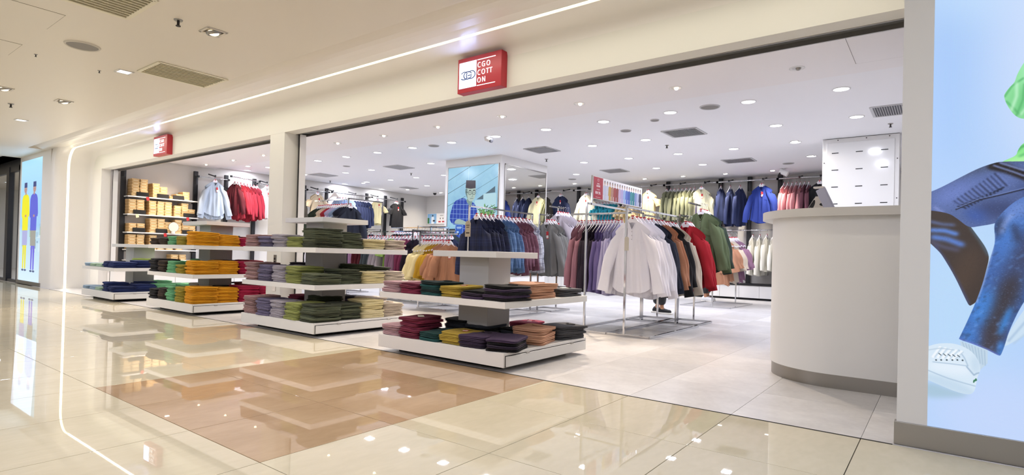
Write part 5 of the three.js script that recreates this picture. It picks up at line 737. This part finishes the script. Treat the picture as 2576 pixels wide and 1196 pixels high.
// ------------------------------------------------------------------ the two shoppers
function field(caps, k, res, lo, size, mtl) {
  const mc = new MarchingCubes(res, mtl, false, false, 400000); mc.isolation = 0; const f = mc.field, half = size / 2;
  for (let zi = 0; zi < res; zi++) for (let yi = 0; yi < res; yi++) for (let xi = 0; xi < res; xi++) {
    const px = lo[0] + (xi - res / 2) / (res / 2) * half + half, py = lo[1] + (yi - res / 2) / (res / 2) * half + half, pz = lo[2] + (zi - res / 2) / (res / 2) * half + half; let d = 9;
    for (const [a, b, ra, rb2, fl] of caps) { const ux = b[0] - a[0], uy = b[1] - a[1], uz = b[2] - a[2], q = ux * ux + uy * uy + uz * uz, t = q ? Math.max(0, Math.min(1, ((px - a[0]) * ux + (py - a[1]) * uy + (pz - a[2]) * uz) / q)) : 0; const dx = px - a[0] - ux * t, dy = py - a[1] - uy * t, dz = (pz - a[2] - uz * t) * (fl ?? 1), e = Math.sqrt(dx * dx + dy * dy + dz * dz) - (ra + (rb2 - ra) * t); const hh = Math.max(0, Math.min(1, 0.5 + 0.5 * (d - e) / k)); d = d * (1 - hh) + e * hh - k * hh * (1 - hh); }
    f[xi + yi * res + zi * res * res] = -d;
  }
  mc.update(); const n = mc.count, g = new THREE.BufferGeometry(), P = mc.positionArray.slice(0, n * 3); for (let i = 0; i < n; i++) for (let c = 0; c < 3; c++) P[3 * i + c] = lo[c] + half + P[3 * i + c] * half;
  g.setAttribute('position', new THREE.Float32BufferAttribute(P, 3)); let h = mergeVertices(g, 1e-4); h.computeVertexNormals(); return h.toNonIndexed();
}
function person(label, x, z, ry, shirtM, stride, s = 1.12) {
  const t = thing('person', label, 'person', [x, 0, z], ry), S = (p) => p.map((q) => q * s);
  const hipL = [-0.09, 0.9, 0], hipR = [0.09, 0.9, 0], kL = [-0.1, 0.5, stride * 0.35 + 0.03], kR = [0.1, 0.5, -stride * 0.25 + 0.03], aL = [-0.1, 0.09, stride * 0.5], aR = [0.1, 0.09, -stride * 0.6];
  const eL = [-0.28, 1.12, 0.02], eR = [0.28, 1.12, 0.04], wL = [-0.29, 0.88, 0.14], wR = [0.29, 0.88, 0.16];
  const c = (a, b, r1, r2, f) => [S(a), S(b), r1 * s, r2 * s, f];
  const legs = [c(hipL, kL, 0.085, 0.058), c(kL, aL, 0.058, 0.036), c(hipR, kR, 0.085, 0.058), c(kR, aR, 0.058, 0.036)];
  const body = [...legs, c(aL, [-0.1, 0.05, aL[2] + 0.12], 0.036, 0.03), c(aR, [0.1, 0.05, aR[2] + 0.12], 0.036, 0.03), c([-0.06, 0.95, 0], [0.06, 0.95, 0], 0.12, 0.12, 1.2), c([0, 1.0, 0], [0, 1.3, 0], 0.13, 0.15, 1.35), c([-0.16, 1.4, 0], [0.16, 1.4, 0], 0.065, 0.065), c([0, 1.4, 0], [0, 1.55, 0.01], 0.055, 0.05), c([-0.19, 1.4, 0], eL, 0.055, 0.042), c(eL, wL, 0.04, 0.028), c([0.19, 1.4, 0], eR, 0.055, 0.042), c(eR, wR, 0.04, 0.028)];
  const bodyG = field(body, 0.04, 84, [-1.0, -0.05, -1.0], 2.0, M.skin);
  const head = [c([0, 1.66, 0.0], [0, 1.63, 0.02], 0.088, 0.085), c([0, 1.57, 0.05], [0, 1.6, 0.04], 0.05, 0.06), c([0, 1.63, 0.105], [0, 1.605, 0.122], 0.01, 0.016), c([-0.092, 1.63, 0.0], [-0.092, 1.6, 0.0], 0.016, 0.012), c([0.092, 1.63, 0.0], [0.092, 1.6, 0.0], 0.016, 0.012), c([-0.02, 1.567, 0.098], [0.02, 1.567, 0.098], 0.009, 0.009)];
  const parts = [bodyG, field(head, 0.012, 64, [-0.2, 1.66, -0.2], 0.4, M.skin)];
  for (const w of [wL, wR]) { const sg = Math.sign(w[0]), h = [c(w, [w[0], w[1] - 0.07, w[2] + 0.05], 0.028, 0.036, 1.3)]; for (let i = 0; i < 4; i++) { const o = -0.026 + i * 0.018, L2 = [0.055, 0.065, 0.062, 0.048][i], b = [w[0] + o, w[1] - 0.09, w[2] + 0.065], k2 = [w[0] + o, w[1] - 0.09 - L2 * 0.6, w[2] + 0.065 + L2 * 0.35]; h.push(c(b, k2, 0.009, 0.008), c(k2, [k2[0], k2[1] - L2 * 0.55, k2[2] + 0.004], 0.008, 0.007)); } h.push(c([w[0] - sg * 0.02, w[1] - 0.03, w[2] + 0.03], [w[0] - sg * 0.05, w[1] - 0.085, w[2] + 0.075], 0.012, 0.009)); parts.push(field(h, 0.008, 56, [w[0] * s - 0.14, w[1] * s - 0.24, w[2] * s - 0.06], 0.28, M.skin)); }
  part(t, 'body', merge(parts), M.skin);
  part(t, 'hair', field([c([0, 1.69, -0.015], [0, 1.66, -0.02], 0.098, 0.09), c([0, 1.74, 0.03], [0, 1.72, 0.055], 0.05, 0.03)], 0.02, 40, [-0.2, 1.68, -0.22], 0.4, M.hair), M.hair);
  part(t, 'trousers', field([c(hipL, kL, 0.115, 0.1), c(kL, [aL[0], aL[1] + 0.16, aL[2] * 0.95], 0.1, 0.085), c(hipR, kR, 0.115, 0.1), c(kR, [aR[0], aR[1] + 0.16, aR[2] * 0.95], 0.1, 0.085), c([-0.06, 0.95, 0], [0.06, 0.95, 0], 0.135, 0.135, 1.2)], 0.03, 64, [-1.0, -0.05, -1.0], 2.0, M.black), M.black);
  part(t, 'shirt', field([c([0, 0.95, 0], [0, 1.3, 0], 0.165, 0.17, 1.25), c([-0.17, 1.4, 0], [0.17, 1.4, 0], 0.08, 0.08), c([-0.19, 1.4, 0], eL, 0.075, 0.06), c([0.19, 1.4, 0], eR, 0.075, 0.06)], 0.03, 64, [-0.9, 0.7, -0.9], 1.8, shirtM), shirtM);
  for (const a of [aL, aR]) { const sh = part(t, 'shoe', field([c([a[0], 0.05, a[2] - 0.04], [a[0], 0.045, a[2] + 0.15], 0.05, 0.045), c([a[0], 0.09, a[2] - 0.02], [a[0], 0.06, a[2] + 0.08], 0.045, 0.035)], 0.03, 40, [a[0] * s - 0.22, -0.1, a[2] * s - 0.18], 0.44, M.black), stride > 0.1 ? M.black : M.whiteGloss); part(sh, 'sole', rb(0.115, 0.028, 0.3, a[0] * s, 0.014, (a[2] + 0.055) * s, 0.012, 2), M.tagWhite); }
}
person('shopper in black trousers and dark sneakers behind the lilac white kurtas', -4.2, -10.2, 1.7, M.dark, 0.14, 0.93);
person('shopper in black trousers and white sneakers near the back wall rack', -4.66, -14.28, 1.4, M.navyS ??= mat(0x3c4a35), 0.06);

scene.traverse((o) => { if (o.isMesh) { o.castShadow = o.receiveShadow = true; } });
renderer.render(scene, camera);
